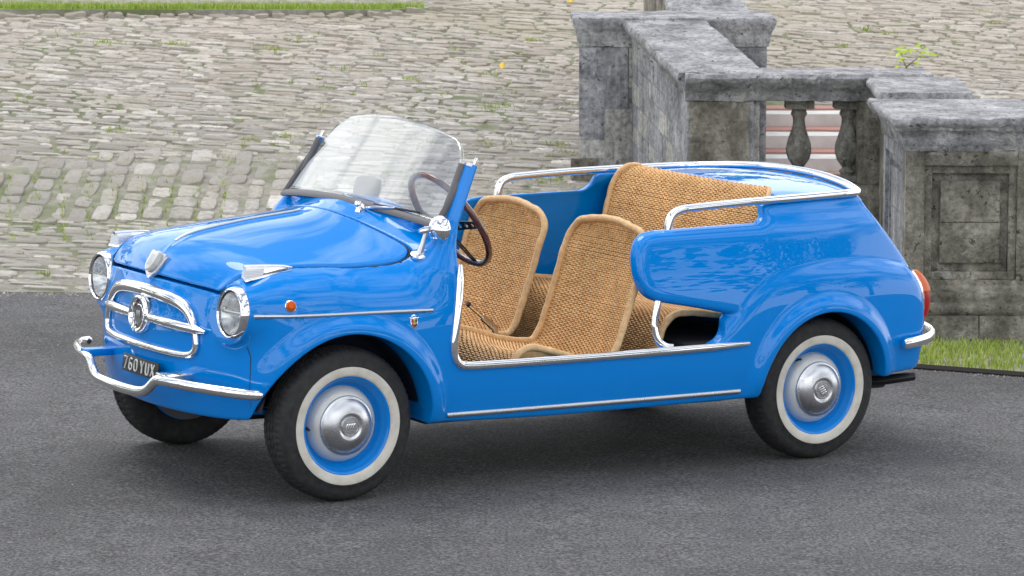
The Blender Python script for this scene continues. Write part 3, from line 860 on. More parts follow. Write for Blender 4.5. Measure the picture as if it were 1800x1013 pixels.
# wall courses: stones one by one on the side face, laid behind the coping
dirv = (Bq-A); Ln = dirv.length
body = sweep('wall_body', [(.018, -1.3), (.34, -1.3), (.34, -.121), (.018, -.121)], A, Bq+Vector((0, 0, 0)), side, ST_GREY, rk, .06, .003, 22)
rr_ = random.Random(5)
zc = -.125; ci = 0
while zc > -1.15:
    hh = rr_.uniform(.085, .13); tpos = 0.0
    while tpos < Ln-.02:
        w_ = min(rr_.uniform(.08, .34), Ln-tpos)
        a_ = A.lerp(Bq, (tpos+.0015)/Ln); b_ = A.lerp(Bq, (tpos+w_-.0015)/Ln); pr_ = rr_.uniform(.0, .007)
        pale = (-.80 < zc-.25*(tpos-.8) < -.25) and rr_.random() < .25
        sweep('wall_stone', [(.008-pr_*.6, zc-hh+.002), (.03, zc-hh+.002), (.03, zc-.001), (.008-pr_*.6, zc-.001)], a_, b_, side, ST_PALE if pale else ST_GREY, rk, .05, .0022, ci)
        ci += 1; tpos += w_
    zc -= hh
# upper pier
up_ = empty('upper_pier'); tag(up_, 'upper stone stair pier with moulded cap at the head of the slope', 'pier')
UX0, UX1, UY0, UY1, UZ = .370, 1.415, 6.80, 7.45, 1.245
ring_cap('pier_cap', UX0, UX1, UY0, UY1, [(o*.5, z) for o, z in cp(UZ)], ST_CAP, up_, .025, .006, 31)
block('pier_shaft', (UX0+.012, UY0+.012, .1), (UX1-.012, UY1, UZ-.161), ST_GREY, up_, .001, .08, 32)
block('corner_stone', (UX0+.275, UY0-.012, .86), (UX0+.345, UY0+.10, UZ-.165), ST_PALE, up_, .002, .03, 33)
for k in range(6):
    z1 = UZ-.165-.17*k; xs = [UX0+.0, UX0+.10+.05*(k % 2), UX0+.27] if k < 2 else [UX0+.0, UX0+.14+.05*(k % 2), UX0+.35]
    for j in range(2):
        block('face_stone', (xs[j]+.0008, UY0+.004-.0015*rr_.random(), z1-.1692), (xs[j+1]-.0008, UY0+.05, z1), ST_PALE if (k in (2, 3, 4) and rr_.random() < .5) else ST_GREY, up_, .0022, .04, 40+k*2+j)
block('base_stone', (UX0-.045, UY0-.03, .15), (UX0+.10, UY0+.2, .47), ST_DARK, up_, .006, .04, 60)
# the next flight above
r2 = empty('upper_raked_wall'); tag(r2, 'far stone stair wall climbing above the upper pier', 'wall')
sweep('raked_coping', sec3, (.95, UY1+.05, UZ-.02), (.80, 9.6, 1.86), side, ST_CAP, r2, .05, .005, 71)
sweep('wall_body', [(.03, -1.0), (.33, -1.0), (.33, -.121), (.03, -.121)], (.95, UY1+.05, UZ-.02), (.80, 9.6, 1.86), side, ST_DARK, r2, .08, .003, 72)
# steps seen between the balusters
stp = empty('stone_steps'); tag(stp, 'white stone steps with pink bands seen between the balusters', 'steps')
y = 5.70; z = bank_z(1.2, 5.70)+.05
for k in range(6):
    o = block('step_tread', (1.26, y, z-.25), (2.42, y+.28, z), MATS['white_stone'], stp, .002, .12, 80+k)
    o = block('pink_band', (1.26, y+.281, z-.25), (2.42, y+.52, z+.012), MATS['pink_stone'], stp, .002, .12, 100+k)
    y += .521; z += .521*BS

# sprouting sapling behind the coping
sp_ = empty('sapling'); tag(sp_, 'small sapling with fresh yellow-green leaves sprouting behind the coping', 'plant')
m, t, b = mat('young_leaf'); setp(b, Base_Color=(0.42, 0.58, 0.03, 1), Roughness=.5)
oi = nd(t, 'ShaderNodeNewGeometry'); r_ = ramp(t, oi.outputs['Random Per Island'], [(0, (.32, .48, .02)), (1, (.58, .70, .06))]); t.links.new(r_.outputs['Color'], b.inputs['Base Color'])
plain('twig_bark', (.16, .12, .085), .8)
bx, by, bz = 2.06, 5.66, 1.00
tips = [(bx-.07, by, bz+.135), (bx-.055, by-.02, bz+.09), (bx+.055, by+.02, bz+.16), (bx+.085, by, bz+.12), (bx+.03, by, bz+.10), (bx-.02, by, bz+.15)]
MB().tube([(bx-.05, by, bz-.05), (bx-.03, by, bz+.03), (bx-.01, by, bz+.06), (bx+.04, by, bz+.10)], [.005, .004, .0035, .002], 6).tube([(bx-.02, by, bz+.045), (bx-.04, by, bz+.09), (bx-.05, by, bz+.13)], [.003, .0025, .0015], 6).build('twig', MATS['twig_bark'], sp_)
for k in range(34):
    c = tips[k % 6]; c = Vector(c)+Vector((rnd.gauss(0, .016), rnd.gauss(0, .016), rnd.gauss(0, .016)))
    a = rnd.uniform(0, 6.28); L = rnd.uniform(.022, .042); w = L*.42; d = Vector((math.cos(a), .5*math.sin(a), rnd.uniform(-.5, .3))).normalized(); s_ = d.cross(Vector((rnd.gauss(0, .3), -1, .6))).normalized(); n_ = s_.cross(d)
    v = [c, c+d*L*.35+s_*w*.5+n_*.003, c+d*L*.75+s_*w*.35, c+d*L-n_*.005, c+d*L*.75-s_*w*.35, c+d*L*.35-s_*w*.5+n_*.003]
    mesh_obj('leaf', v, [(0, 1, 2, 3, 4, 5)], MATS['young_leaf'], sp_, False)
# two fallen leaves on the setts
plain('yellow_leaf', (.72, .50, .05), .6)
def bank_at(px_, py_):
    best = min(((abs(camproj(((px_-900)/6004*(12+yy), yy, bank_z((px_-900)/6004*(12+yy), yy)))[1]-py_), yy) for yy in np.linspace(4, 14, 1500)))
    yy = best[1]; x = (px_-900)/6004*(12+yy); return x, yy, bank_z(x, yy)
for (px_, py_, lab) in ((883, 124, 'yellow fallen leaf lying on the setts behind the windscreen'), (1003, 8, 'yellow fallen leaf at the head of the bank beside the upper pier')):
    x, y, z = bank_at(px_, py_); L = .042
    v = [(x-.004, y-.02, z+.012), (x+L*.5, y-.005, z+.024), (x+L*.35, y+.028, z+.040), (x, y+.035, z+.052), (x-L*.4, y+.028, z+.036), (x-L*.5, y, z+.020), (x, y+.008, z+.018)]
    o = mesh_obj('fallen_leaf', v, [(0, 1, 6), (1, 2, 6), (2, 3, 6), (3, 4, 6), (4, 5, 6), (5, 0, 6)], MATS['yellow_leaf'], None, True)
    so_ = o.modifiers.new('t', 'SOLIDIFY'); so_.thickness = .001
    tag(o, lab, 'leaf', 'fallen leaves on the setts')

# ------------------------------------------------------------------ trees across the drive, mirrored in the paint; an added row blocks low sky
m, t, b = mat('foliage'); setp(b, Roughness=.6)
oi = nd(t, 'ShaderNodeNewGeometry'); r_ = ramp(t, oi.outputs['Random Per Island'], [(0, (.035, .065, .012)), (.6, (.07, .12, .02)), (1, (.13, .18, .035))]); t.links.new(r_.outputs['Color'], b.inputs['Base Color'])
wv = MB(); LV = []; LF = []
def tree_mass(x, y, h, r, z0=0.0):
    n0 = len(LV); v0 = len(wv.v)
    wv.tube([(x, y, -.5), (x+.1, y, h*.35), (x-.1, y+.1, h*.7)], [.35, .25, .1], 7)
    for c in range(26):
        a = rnd.uniform(0, 6.28); q = r*math.sqrt(rnd.random()); cz = h*.30+h*.7*rnd.random(); s_ = 1-.5*abs(cz/h-.6)
        cx, cy = x+q*s_*math.cos(a), y+q*s_*math.sin(a)
        wv.tube([(x, y, cz*.75), ((x+cx)/2, (y+cy)/2, cz*.9), (cx, cy, cz)], [.10, .06, .02], 5)
        for k in range(60):
            p = Vector((cx+rnd.gauss(0, .7), cy+rnd.gauss(0, .7), cz+rnd.gauss(0, .55))); d = Vector((rnd.gauss(0, 1), rnd.gauss(0, 1), rnd.gauss(0, 1))).normalized(); e = d.orthogonal().normalized(); L = rnd.uniform(.15, .32)*(1.6 if y > 60 else 1); n = len(LV)
            LV.extend([p-d*L, p+e*L*.6, p+d*L, p-e*L*.6]); LF.append((n, n+1, n+2, n+3))
    for i in range(n0, len(LV)): LV[i] = LV[i]+Vector((0, 0, z0))
    for i in range(v0, len(wv.v)): wv.v[i] = (wv.v[i][0], wv.v[i][1], wv.v[i][2]+z0)
WOOD = [(-58, 72, 15, 7), (-45, 80, 18, 8), (-32, 76, 15, 7), (-20, 82, 17, 8), (-8, 78, 15, 7), (5, 84, 18, 8), (17, 78, 16, 7), (30, 82, 17, 8), (43, 76, 15, 7), (56, 70, 17, 8), (33, -9, 15, 3.6), (38, -16, 21, 4.5), (30, -19, 13, 3.4), (31, -2.5, 9, 3.0), (45, -22, 17, 5), (27, -27, 16, 4), (-34, 12, 11, 4), (-38, 20, 13, 5), (-30, 5, 9, 3.5), (-46, -34, 11, 4.5), (-38, -46, 14, 5.5), (-28, -52, 12, 5), (-17, -50, 15, 6), (-6, -56, 11, 5), (4, -52, 13, 5.5), (15, -55, 15, 6), (26, -48, 11, 5), (36, -40, 13, 5.5), (-55, -20, 13, 5), (-58, -5, 12, 5), (44, -26, 12, 5)]  # the trees beyond the lawn are unseen, added to block low sky light
for (x, y, h, r) in WOOD: tree_mass(x, y, h*.9, r*.9, 3.0 if y > 60 else 0.0)
wo = mesh_obj('woodland', LV, LF, MATS['foliage'], None, False)
tag(wo, 'dark belt of trees mirrored in the blue paint, and an unseen row added to block low sky light', kind='stuff')
wt = wv.build('woodland_trunks', MATS['twig_bark'], wo, True, 0)
wt['kind'] = 'stuff'

# ------------------------------------------------------------------ the beach car: body panels
P_w = Spl([(-.60, .53), (-.45, .590), (-.3, .626), (0, .652), (.35, .672), (.8, .683), (1.3, .688), (1.8, .684), (2.2, .664), (2.45, .622), (2.7, .55)])
Tau = Spl([(.15, .05), (.25, .028), (.35, .008), (.45, 0), (.6, .004), (.7, .018), (.8, .045), (.9, .085), (1.1, .19)])
Tc = Spl([(-.7, .64), (-.5, .752), (-.42, .790), (-.35, .818), (-.19, .857), (0, .886), (.17, .906), (.25, .921), (.33, .944), (.45, .962)])
Cc = Spl([(-.5, .20), (-.35, .22), (-.19, .28), (0, .36), (.2, .41), (.3, .42), (.45, .36)])
Xn = Spl([(.15, -.38), (.25, -.425), (.35, -.448), (.45, -.455), (.55, -.450), (.65, -.434), (.75, -.41), (.95, -.33)])
Zb = Spl([(-.7, .264), (-.5, .264), (-.42, .265), (-.35, .272), (-.28, .285), (-.15, .27), (.3, .248), (.6, .243), (1.4, .247), (1.7, .252), (2.2, .285), (2.5, .300), (2.7, .305)])
Wup = Spl([(.35, .672), (.5, .678), (.6, .672), (.7, .656), (.8, .633), (.85, .618), (.88, .602), (.91, .580), (.94, .567), (.98, .557), (1.1, .53)])
Pup = Spl([(1.0, 0), (1.6, 0), (1.9, .006), (2.1, .024), (2.3, .060), (2.5, .125), (2.7, .21)])
Zf = Spl([(0.2, .56), (1.30, .54), (1.45, .535), (1.54, .56), (1.61, .63), (1.70, .699), (1.82, .742), (1.95, .757), (2.1, .757), (2.27, .742), (2.41, .716), (2.7, .62)])
Xr = Spl([(.2, 2.62), (.3, 2.643), (.45, 2.660), (.55, 2.656), (.62, 2.636), (.68, 2.598), (.79, 2.500), (.88, 2.414), (.94, 2.366), (.98, 2.350), (1.02, 2.340), (1.1, 2.32)])
Zd = Spl([(1.5, .972), (1.7, .978), (1.9, .985), (2.1, .992), (2.25, .990), (2.40, .980), (2.7, .95)])
AF, AR = (0.0, .262, .314), (2.0, .258, .297)
bulb_pts = [(1.272, .868), (1.218, .858), (1.184, .832), (1.167, .792), (1.163, .745), (1.169, .700), (1.188, .660), (1.222, .633), (1.272, .618), (1.40, .596), (1.52, .573), (1.62, .55)]
U_out = Poly2([tuple(q) for q in cspline(bulb_pts, 6)] + [(1.75, .5), (2.9, .5), (2.9, 1.3), (1.772, 1.3)] +
              [tuple(q) for q in cspline([(1.764, .96), (1.765, .925), (1.758, .899), (1.735, .883), (1.70, .879), (1.5, .874), (1.272, .868)], 6)][:-1], (.9, .1), (3.0, 1.4))
O_cut = Poly2([(.475, 1.5), (.452, .95), (.447, .85)] + [tuple(q) for q in cspline([(.437, .80), (.420, .70), (.404, .60), (.396, .53), (.398, .49), (.414, .462), (.45, .449), (.60, .449), (1.40, .456), (1.48, .462), (1.522, .485), (1.537, .525), (1.528, .57), (1.50, .62)], 5)] + [(1.5, .9), (2.1, 1.5)], (.1, .1), (2.3, 1.7))
def seg(x, a, z, A, Bq, ra, rb):
    A = np.array(A); Bq = np.array(Bq); e = Bq-A
    t = np.clip(((x-A[0])*e[0]+(a-A[1])*e[1]+(z-A[2])*e[2])/(e@e), 0, 1)
    return np.sqrt((x-A[0]-t*e[0])**2+(a-A[1]-t*e[1])**2+(z-A[2]-t*e[2])**2)-(ra+t*(rb-ra))
def flare(x, z):
    out = 0
    for (cx, cz, R), amp, s in ((AF, .030, 1.0), (AR, .026, 1.0)):
        d = np.hypot(x-cx, z-cz)-R
        out = out+amp*(1-sstep(.012, .085, d))*sstep(.16, .34, z)
    return out
def f_front(x, a, z):
    """nose, wings and scuttle before anything is cut out"""
    side = a-(P_w(x)-Tau(z)+flare(x, z))
    top = z-(Tc(x)-Cc(x)*a*a-.5*np.maximum(a-.45, 0)**2)
    fr = Xn(z)+.40*a*a-x
    f = smax(side, top, .16)
    f = smax(f, fr, .17)
    hl = np.maximum(seg(x, a, z, (-.35, .492, .640), (-.05, .500, .655), .094, .100), -.352-x+.10*(z-.64))
    f = smin(f, hl, .09)
    f = smax(f, -np.maximum(np.hypot(a-.492, z-.640)-.078, x+.272), .006)
    # the scuttle lifts to the screen pillars
    ws = seg(x, a, z, (.345, .0, .925), (.385, .42, .910), .022, .022)
    f = smin(f, ws, .05)
    pl = seg(x, a, z, (.372, .570, .76), (.425, .550, .88), .050, .030)
    f = smin(f, pl, .12)
    return f
def pillar(x, a, z):
    # screen pillar stub: flat blade leaning back
    A = np.array((.380, .562, .78)); E = np.array((.533, .524, 1.118)); e = E-A; L = np.linalg.norm(e); e = e/L
    t = (x-A[0])*e[0]+(a-A[1])*e[1]+(z-A[2])*e[2]
    px, pa, pz = x-A[0]-t*e[0], a-A[1]-t*e[1], z-A[2]-t*e[2]
    u = np.array((.5, .87, 0.)); u = u-e*(u@e); u = u/np.linalg.norm(u)
    w = np.cross(e, u)
    du = px*u[0]+pa*u[1]+pz*u[2]; dw = px*w[0]+pa*w[1]+pz*w[2]
    k = np.clip(t/L, 0, 1)
    r = np.sqrt((du/(.034-.008*k))**2+(dw/(.014-.002*k))**2)
    return np.maximum((r-1)*(.016-.002*k), np.abs(t-L/2)-L/2)
def hood_region(x, a, z):
    side = a-H_side(x)
    rear = x-(.240+.30*a*a)
    lead = (.712-.10*a*a)-z
    return smax(smax(side, rear, .11), lead, .05)
H_side = Spl([(-.55, .375), (-.45, .385), (-.38, .405), (-.32, .440), (-.24, .478), (-.12, .505), (0, .518), (.2, .530), (.4, .535)])
def wells(x, a, z):
    w = 9.0
    for (cx, cz, R) in (AF, AR):
        zz = np.where(z < cz, cz+(z-cz)*.55, z)
        w = np.minimum(w, np.maximum(np.hypot(x-cx, zz-cz)-R, .455-a))
    return w
def f_body(x, y, z):
    a = np.abs(y)
    Ff = f_front(x, a, z)
    bot = Zb(x)-z
    # recess for the bonnet
    hr = hood_region(x, a, z)
    Ff2 = smax(Ff, -np.maximum(hr-.0060, -(Ff+.034)), .006)
    # sill and rear wing
    side = a-(P_w(x)-Tau(z)+flare(x, z))
    rear = x-(Xr(z)-.34*a*a-.05*np.maximum(a-.4, 0))
    low = smax(side, z-Zf(x), .15)
    low = smax(low, .36-x, .01)
    lowcut = O_cut(x, z)
    base = np.minimum(smax(Ff2, x-.62, .01), low)
    base = smax(base, -lowcut, .018)
    base = smax(base, rear, .07)
    # upper rear quarters and deck
    gu = a-(Wup(z)-Pup(x))
    up = smax(gu, U_out(x, z), .055)
    up = smax(up, z-(Zd(x)-.125*a*a), .035)
    up = smax(up, rear, .05)
    f = smin(base, up, .014)
    f = smin(f, pillar(x, a, z), .03)
    f = smax(f, bot, .03)
    f = smax(f, -wells(x, a, z), .012)
    # passenger tub
    tub = smax(np.maximum(a-(np.minimum(Wup(z)-.050, .640)), np.maximum(.33-x, x-1.905)), .275-z, .03)
    tub = np.maximum(tub, z-(.70+2*np.maximum(x-.43, 0)))
    for (cx, cz, R) in (AF, AR):
        tub = smax(tub, -np.maximum(np.hypot(x-cx, z-cz)-R-.02, .42-a), .02)
    f = smax(f, -tub, .015)
    return f
def f_hood(x, y, z):
    a = np.abs(y)
    Ff = f_front(x, a, z)
    hr = hood_region(x, a, z)
    ridge = .007*np.exp(-(a/.011)**2)*sstep(-.40, -.30, x)*(1-sstep(.15, .22, x))
    top = Ff-.003-ridge
    return smax(smax(top, -(Ff+.014), .006), hr+.0035, .012)
def surf_a(x, z, f=None, a0=.85, a1=.2):
    """half-width of the body skin at (x, z)"""
    A = np.linspace(a0, a1, 600)
    v = (f or f_body)(np.full(600, float(x)), -A, np.full(600, float(z)))
    i = int(np.argmax(v < 0))
    if i == 0: return a1
    t = v[i-1]/(v[i-1]-v[i]); return A[i-1]+t*(A[i]-A[i-1])
def surf_x(y, z, f=None, x0=-.75, x1=0.2):
    X = np.linspace(x0, x1, 800)
    v = (f or f_body)(X, np.full(800, float(y)), np.full(800, float(z)))
    i = int(np.argmax(v < 0)); t = v[i-1]/(v[i-1]-v[i]); return X[i-1]+t*(X[i]-X[i-1])
def surf_z(x, y, f=None, z0=1.2, z1=.3):
    Z = np.linspace(z0, z1, 800)
    v = (f or f_body)(np.full(800, float(x)), np.full(800, float(y)), Z)
    i = int(np.argmax(v < 0)); t = v[i-1]/(v[i-1]-v[i]); return Z[i-1]+t*(Z[i]-Z[i-1])
def normal_at(p, f=None):
    g = grad(f or f_body, np.array([p], float))[0]; return g/np.linalg.norm(g)

car = empty('beach_car', DRIVE)
tag(car, 'bright blue open beach car with wicker seats and whitewall tyres', 'car')
sdf_obj('body_shell', f_body, (-.60, -.80, .15), (2.75, .8, 1.20), .0054, MATS['blue_paint'], car)
sdf_obj('hood', f_hood, (-.60, -.62, .62), (.40, .62, 1.02), .0050, MATS['blue_paint'], car)

# ------------------------------------------------------------------ the beach car: everything bolted to it
BLUE, CHROME, SATIN = MATS['blue_paint'], MATS['chrome'], MATS['satin_metal']
def both(p): return [(p[0], s*p[1], p[2]) for s in (-1, 1)]

# --- wheels
def wheel_meshes():
    n = 216
    # tyre: (radius, outward offset)
    prof = [(.166, -.010), (.171, -.004), (.185, .0005), (.201, .001), (.204, .0035), (.207, .001), (.226, .0), (.242, -.005), (.251, -.012),
            (.2575, -.021), (.2608, -.031), (.2618, -.040), (.2622, -.048), (.2575, -.0485), (.2575, -.0535), (.2625, -.054), (.2627, -.066), (.258, -.0665), (.258, -.0725), (.2627, -.073),
            (.2625, -.086), (.2575, -.0865), (.2575, -.0915), (.2622, -.092), (.2618, -.100), (.2608, -.109), (.2575, -.119), (.251, -.128), (.242, -.135), (.22, -.141), (.19, -.141), (.166, -.128)]
    v = []; f = []
    for i, (r, h) in enumerate(prof):
        for k in range(n):
            rr = r
            if i in (9, 10, 11, 24, 25, 26) and k % 3 == 0: rr -= .0045
            if i in (15, 16, 19, 20) and (k+i) % 4 == 0: rr -= .004
            t = 2*math.pi*k/n; v.append((rr*math.cos(t), rr*math.sin(t), h))
    for i in range(len(prof)-1):
        for k in range(n):
            l = (k+1) % n; f.append((i*n+k, i*n+l, (i+1)*n+l, (i+1)*n+k))
    f = [tuple(reversed(q)) for q in f]
    ty = mesh_obj('tyre', v, f, MATS['tyre_rubber']); sharp(ty, 40)
    wb = MB().lathe([(.168, -.006), (.1695, -.0015), (.174, .0005), (.185, .0022), (.198, .0030), (.2008, .0022), (.2015, -.001)], n=96)
    wb.f = [q for q in wb.f if len(q) == 4]
    wb = wb.build('whitewall_band', MATS['whitewall'], ang=60)
    rim = MB().lathe([(.128, -.075), (.128, -.056), (.138, -.052), (.146, -.040), (.1495, -.029), (.1525, -.026), (.1555, -.020), (.1585, -.010), (.162, -.006), (.166, -.0045), (.169, -.006), (.170, -.010), (.166, -.015), (.166, -.128), (.10, -.13)][::-1], n=96).build('wheel', BLUE)
    disc = MB().lathe([(.132, -.062), (.131, -.054), (.127, -.041), (.119, -.028), (.108, -.018), (.095, -.011), (.05, -.008)], n=72).build('wheel_disc', MATS['silver_paint'], ang=60)
    cap = MB().lathe([(.101, -.017), (.1025, -.013), (.1015, -.009), (.098, -.0065), (.094, -.0065), (.0915, -.004), (.086, .002), (.072, .0105), (.056, .0165), (.047, .0185), (.042, .0180), (.038, .0150), (.034, .0150), (.0325, .0185), (.029, .0185), (.028, .0165), (.012, .0170), (0.0, .0170)], n=72).build('hubcap', SATIN, ang=50)
    em = MB()
    for k in range(4):
        M = Matrix.Translation((-.0135+.009*k, 0, .0165)) @ Matrix.Rotation(-.25, 4, 'Z')
        em.box((-.0028, -.011, 0), (.0028, .011, .0022), .0006, M)
    em.box((-.018, .0135, .0165), (.018, .0150, .0182)); em.box((-.018, -.0150, .0165), (.018, -.0135, .0182))
    em = em.build('hubcap_emblem', CHROME)
    val = MB().tube([(.134, 0, -.050), (.140, 0, -.030), (.146, 0, -.010), (.147, 0, -.004)], [.0045, .0045, .004, .004], 8).build('valve_stem', MATS['black_rubber'])
    for c in (ty, wb, disc, cap, em, val): c.parent = rim
    return rim, [ty, wb, disc, cap, em, val]
wroot, wkids = wheel_meshes()
first = True
for (cx, s, rot) in ((0.0, -1, math.radians(182)), (2.0, -1, math.radians(128)), (0.0, 1, 1.0), (2.0, 1, 2.2)):
    w = wroot if first else link(wroot.copy())
    if not first:
        for k in wkids:
            c = link(k.copy()); c.parent = w
    first = False
    w.parent = car
    # local z outwards, local y up
    zax = Vector((0, s, 0)); xax = Vector((1, 0, 0)) if s < 0 else Vector((-1, 0, 0))
    M = Matrix((xax, zax.cross(xax), zax)).transposed().to_4x4()
    M.translation = (cx, s*.6461, .2618)
    w.matrix_local = M @ Matrix.Rotation(rot, 4, 'Z')

# near-black sheets in the wheel arches, painting in the shade there
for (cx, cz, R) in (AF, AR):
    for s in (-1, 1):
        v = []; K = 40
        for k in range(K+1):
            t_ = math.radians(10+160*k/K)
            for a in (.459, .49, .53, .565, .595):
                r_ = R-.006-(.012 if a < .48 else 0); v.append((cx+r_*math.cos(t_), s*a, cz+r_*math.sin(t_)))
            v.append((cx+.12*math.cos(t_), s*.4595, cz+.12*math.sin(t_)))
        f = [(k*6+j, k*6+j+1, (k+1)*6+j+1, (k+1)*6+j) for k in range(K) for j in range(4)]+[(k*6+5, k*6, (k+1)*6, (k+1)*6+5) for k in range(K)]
        mesh_obj('arch_shade_sheet', v, f, MATS['arch_shade_navy'], car)

# dark underside, axles, exhaust
MB().box((-.30, -.42, .262), (.36, .44, .30), .01).box((.36, -.54, .222), (1.66, .54, .262), .02).box((1.75, -.42, .20), (2.50, .42, .30), .02).build('underbody', MATS['black_paint'], car)
for x in (0, 2.0):
    MB().tube([(x, -.52, .262), (x, .52, .262)], .028, 10).tube([(x+.08, -.50, .20), (x+.1, 0, .17), (x+.08, .50, .20)], .018, 8).build('axle', MATS['black_paint'], car)
    for s in (-1, 1): MB().lathe([(.163, 0), (.163, .012), (.13, .02), (.03, .022)], frame((x, s*.512, .262), (0, s*-1, 0)), 32).build('brake_drum', MATS['grey_rubber'], car)
MB().tube([(2.0, -.30, .20), (2.3, -.35, .185), (2.38, -.42, .232), (2.44, -.47, .243), (2.56, -.500, .256)], [.03, .028, .026, .024, .022], 12, flat=(1.0, .8)).build('exhaust_pipe', MATS['black_paint'], car)

# --- chrome mouldings
def side_a(x, z): return float(P_w(np.array([x]))[0]-Tau(np.array([z]))[0])
opn = [(.436, .792), (.424, .72), (.410, .63), (.3995, .56), (.396, .515), (.401, .483), (.418, .460), (.450, .4495), (.55, .4485), (.8, .4495), (1.1, .4525), (1.4, .457), (1.638, .462)]
opn = cspline([(q[0], 0, q[1]) for q in opn], 6)
for s in (-1, 1):
    path = [(q[0]-.004, s*(side_a(q[0], q[2])+.003), q[2]-.004) for q in opn]
    m = len(path)
    rr = [.0145*min(1, .55+.12*i, .55+.12*(m-1-i)) for i in range(m)]
    MB().tube(path, rr, 12, flat=(1.0, .75), upv=(0, 1, 0)).build('sill_moulding', CHROME, car, ang=60)
    lo = [(x, s*(surf_a(x, .274+.0065*(x-.38))+.003), .274+.0065*(x-.38)) for x in np.linspace(.384, 1.617, 24)]
    MB().tube(lo, .0085, 8, flat=(1.0, .55), upv=(0, 1, 0)).build('lower_trim_strip', SATIN, car, ang=70)
    st = [(x, s*(surf_a(x, .6415)+.0025), .6415) for x in np.linspace(-.362, .311, 24)]
    MB().tube(st, .0065, 8, flat=(1.0, .7), upv=(0, 1, 0)).build('side_trim_strip', SATIN, car, ang=70)
# rear rail: one tube round the tail
half = [(1.341, .566, .845), (1.348, .566, .895), (1.362, .566, .921), (1.395, .566, .936), (1.45, .566, .942), (1.662, .562, .953), (1.92, .550, .961), (2.12, .534, .966), (2.20, .522, .968), (2.245, .500, .970), (2.268, .460, .974), (2.30, .36, .984), (2.325, .22, .994), (2.335, .10, .9985)]
rail = [(x, -a, z) for x, a, z in half] + [(2.338, 0, .9995)] + [(x, a, z) for x, a, z in half[::-1]]
MB().tube(cspline(rail, 6), .0155, 14, flat=(1.1, .95)).build('rear_rail', CHROME, car, ang=60)
for s in (-1, 1):
    MB().tube(cspline([(1.262, s*.645, .640), (1.250, s*.650, .60), (1.241, s*.653, .55), (1.243, s*.656, .515), (1.256, s*.660, .484), (1.285, s*.662, .463), (1.315, s*.662, .459)], 5), .0135, 10, flat=(1.0, .5), upv=(0, 1, 0)).build('grab_strut', CHROME, car, ang=60)

# --- bonnet strip and badge
MB().tube([(x, 0, surf_z(x, 0.0, f_hood)+.001) for x in np.linspace(-.33, .17, 30)], [.004]*2+[.0055]*26+[.004, .002], 8).build('hood_strip', SATIN, car, ang=70)
ex, ez = -.408, .752
nrm = normal_at((surf_x(0, .752, f_hood), 0, .752), f_hood)
pc = Vector((surf_x(0, .752, f_hood), 0, .752)); M = frame(pc, nrm)
shield = [(-.030, .030), (-.022, .036), (0, .031), (.022, .036), (.030, .030), (.027, -.012), (.018, -.030), (0, -.042), (-.018, -.030), (-.027, -.012)]
wing = [(-.052, .026), (-.034, .014), (-.03, .03), (.03, .03), (.034, .014), (.052, .026), (.044, -.004), (.030, -.030), (0, -.050), (-.030, -.030), (-.044, -.004)]
wing = [(x*1.25, y*1.2) for x, y in wing]; shield = [(x*1.25, y*1.2) for x, y in shield]
hb = MB().prism(wing, M @ Matrix.Translation((0, 0, -.01)), .018, .003).build('hood_badge', SATIN, car)
MB().prism([(x*.78, y*.86) for x, y in shield], M @ Matrix.Translation((0, 0, .006)), .020, .003).build('badge_shield', MATS['silver_paint'], hb)
for k in range(3):
    MB().box((-.013+.010*k, -.022, .0255), (-.009+.010*k, .022, .0275), .0005, M).build('badge_bar', SATIN, hb)

# black tube laid in the bonnet gap to paint its shade
def hood_edge(th):
    c_, s_ = math.cos(th), math.sin(th); lo_, hi_ = .10, .75
    for it in range(13):
        r = (lo_+hi_)/2; x, a = -.05+r*c_, r*s_
        Z = np.linspace(1.05, .55, 160); v = f_front(np.full(160, x), np.full(160, abs(a)), Z)
        i = int(np.argmax(v < 0)); t_ = v[i-1]/(v[i-1]-v[i]) if i else 0; z = Z[i-1]+t_*(Z[i]-Z[i-1])
        if hood_region(np.array([x]), np.array([abs(a)]), np.array([z]))[0] > .0012: hi_ = r
        else: lo_ = r
    return (x, a, z-.0085)
he = [hood_edge(t_) for t_ in np.linspace(math.radians(-128), math.radians(128), 130)]
MB().tube(he, .0042, 6).build('hood_gap_shade', MATS['black_rubber'], car)

# --- grille
gx = lambda y, z: surf_x(y, z)
def gp(pts, lift): return [(gx(y, z)-lift, y, z) for y, z in pts]
loop = [(0, .661), (.10, .658), (.19, .649), (.252, .633), (.292, .606), (.316, .571), (.329, .536), (.332, .509), (.321, .487), (.288, .475), (.20, .472), (.10, .474)]
loop = loop + [(0, .474)] + [(-y, z) for y, z in loop[:0:-1]]
path = cspline([(0, y, z) for y, z in loop], 5, closed=True)
lp = gp([(q[1], q[2]) for q in path], .007)
rr = [.0135+.013*max(0, (q[2]-.55)/.12) for q in path]
gr = MB().tube(lp, rr, 12, closed=True, flat=(.95, .85), upv=(1, 0, 0)).build('grille_surround', CHROME, car, ang=70)
for s in (-1, 1):
    ys = np.linspace(.07, .375, 16)
    bar = gp([(s*y, .574-.010*(y/.37)**2) for y in ys], .012)
    MB().tube(bar, [.0145+.004*math.sin(i/15*math.pi) if i < 14 else (.010, .005)[i-14] for i in range(16)], 10, flat=(1.0, .85), upv=(1, 0, 0)).build('grille_bar', CHROME, gr, ang=70)
bc = (gx(0, .577)-.004, 0, .577); M = frame(bc, (-1, 0, .08))
MB().lathe([(.066, -.01), (.067, .010), (.064, .020), (.058, .024), (.051, .022), (.047, .012), (.046, .002)], M, 48).build('grille_badge_ring', CHROME, gr)
MB().lathe([(.047, .004), (.043, .009), (.036, .010), (.030, .015), (.026, .013), (0, .014)], M, 40).build('grille_badge', MATS['grey_rubber'], gr)
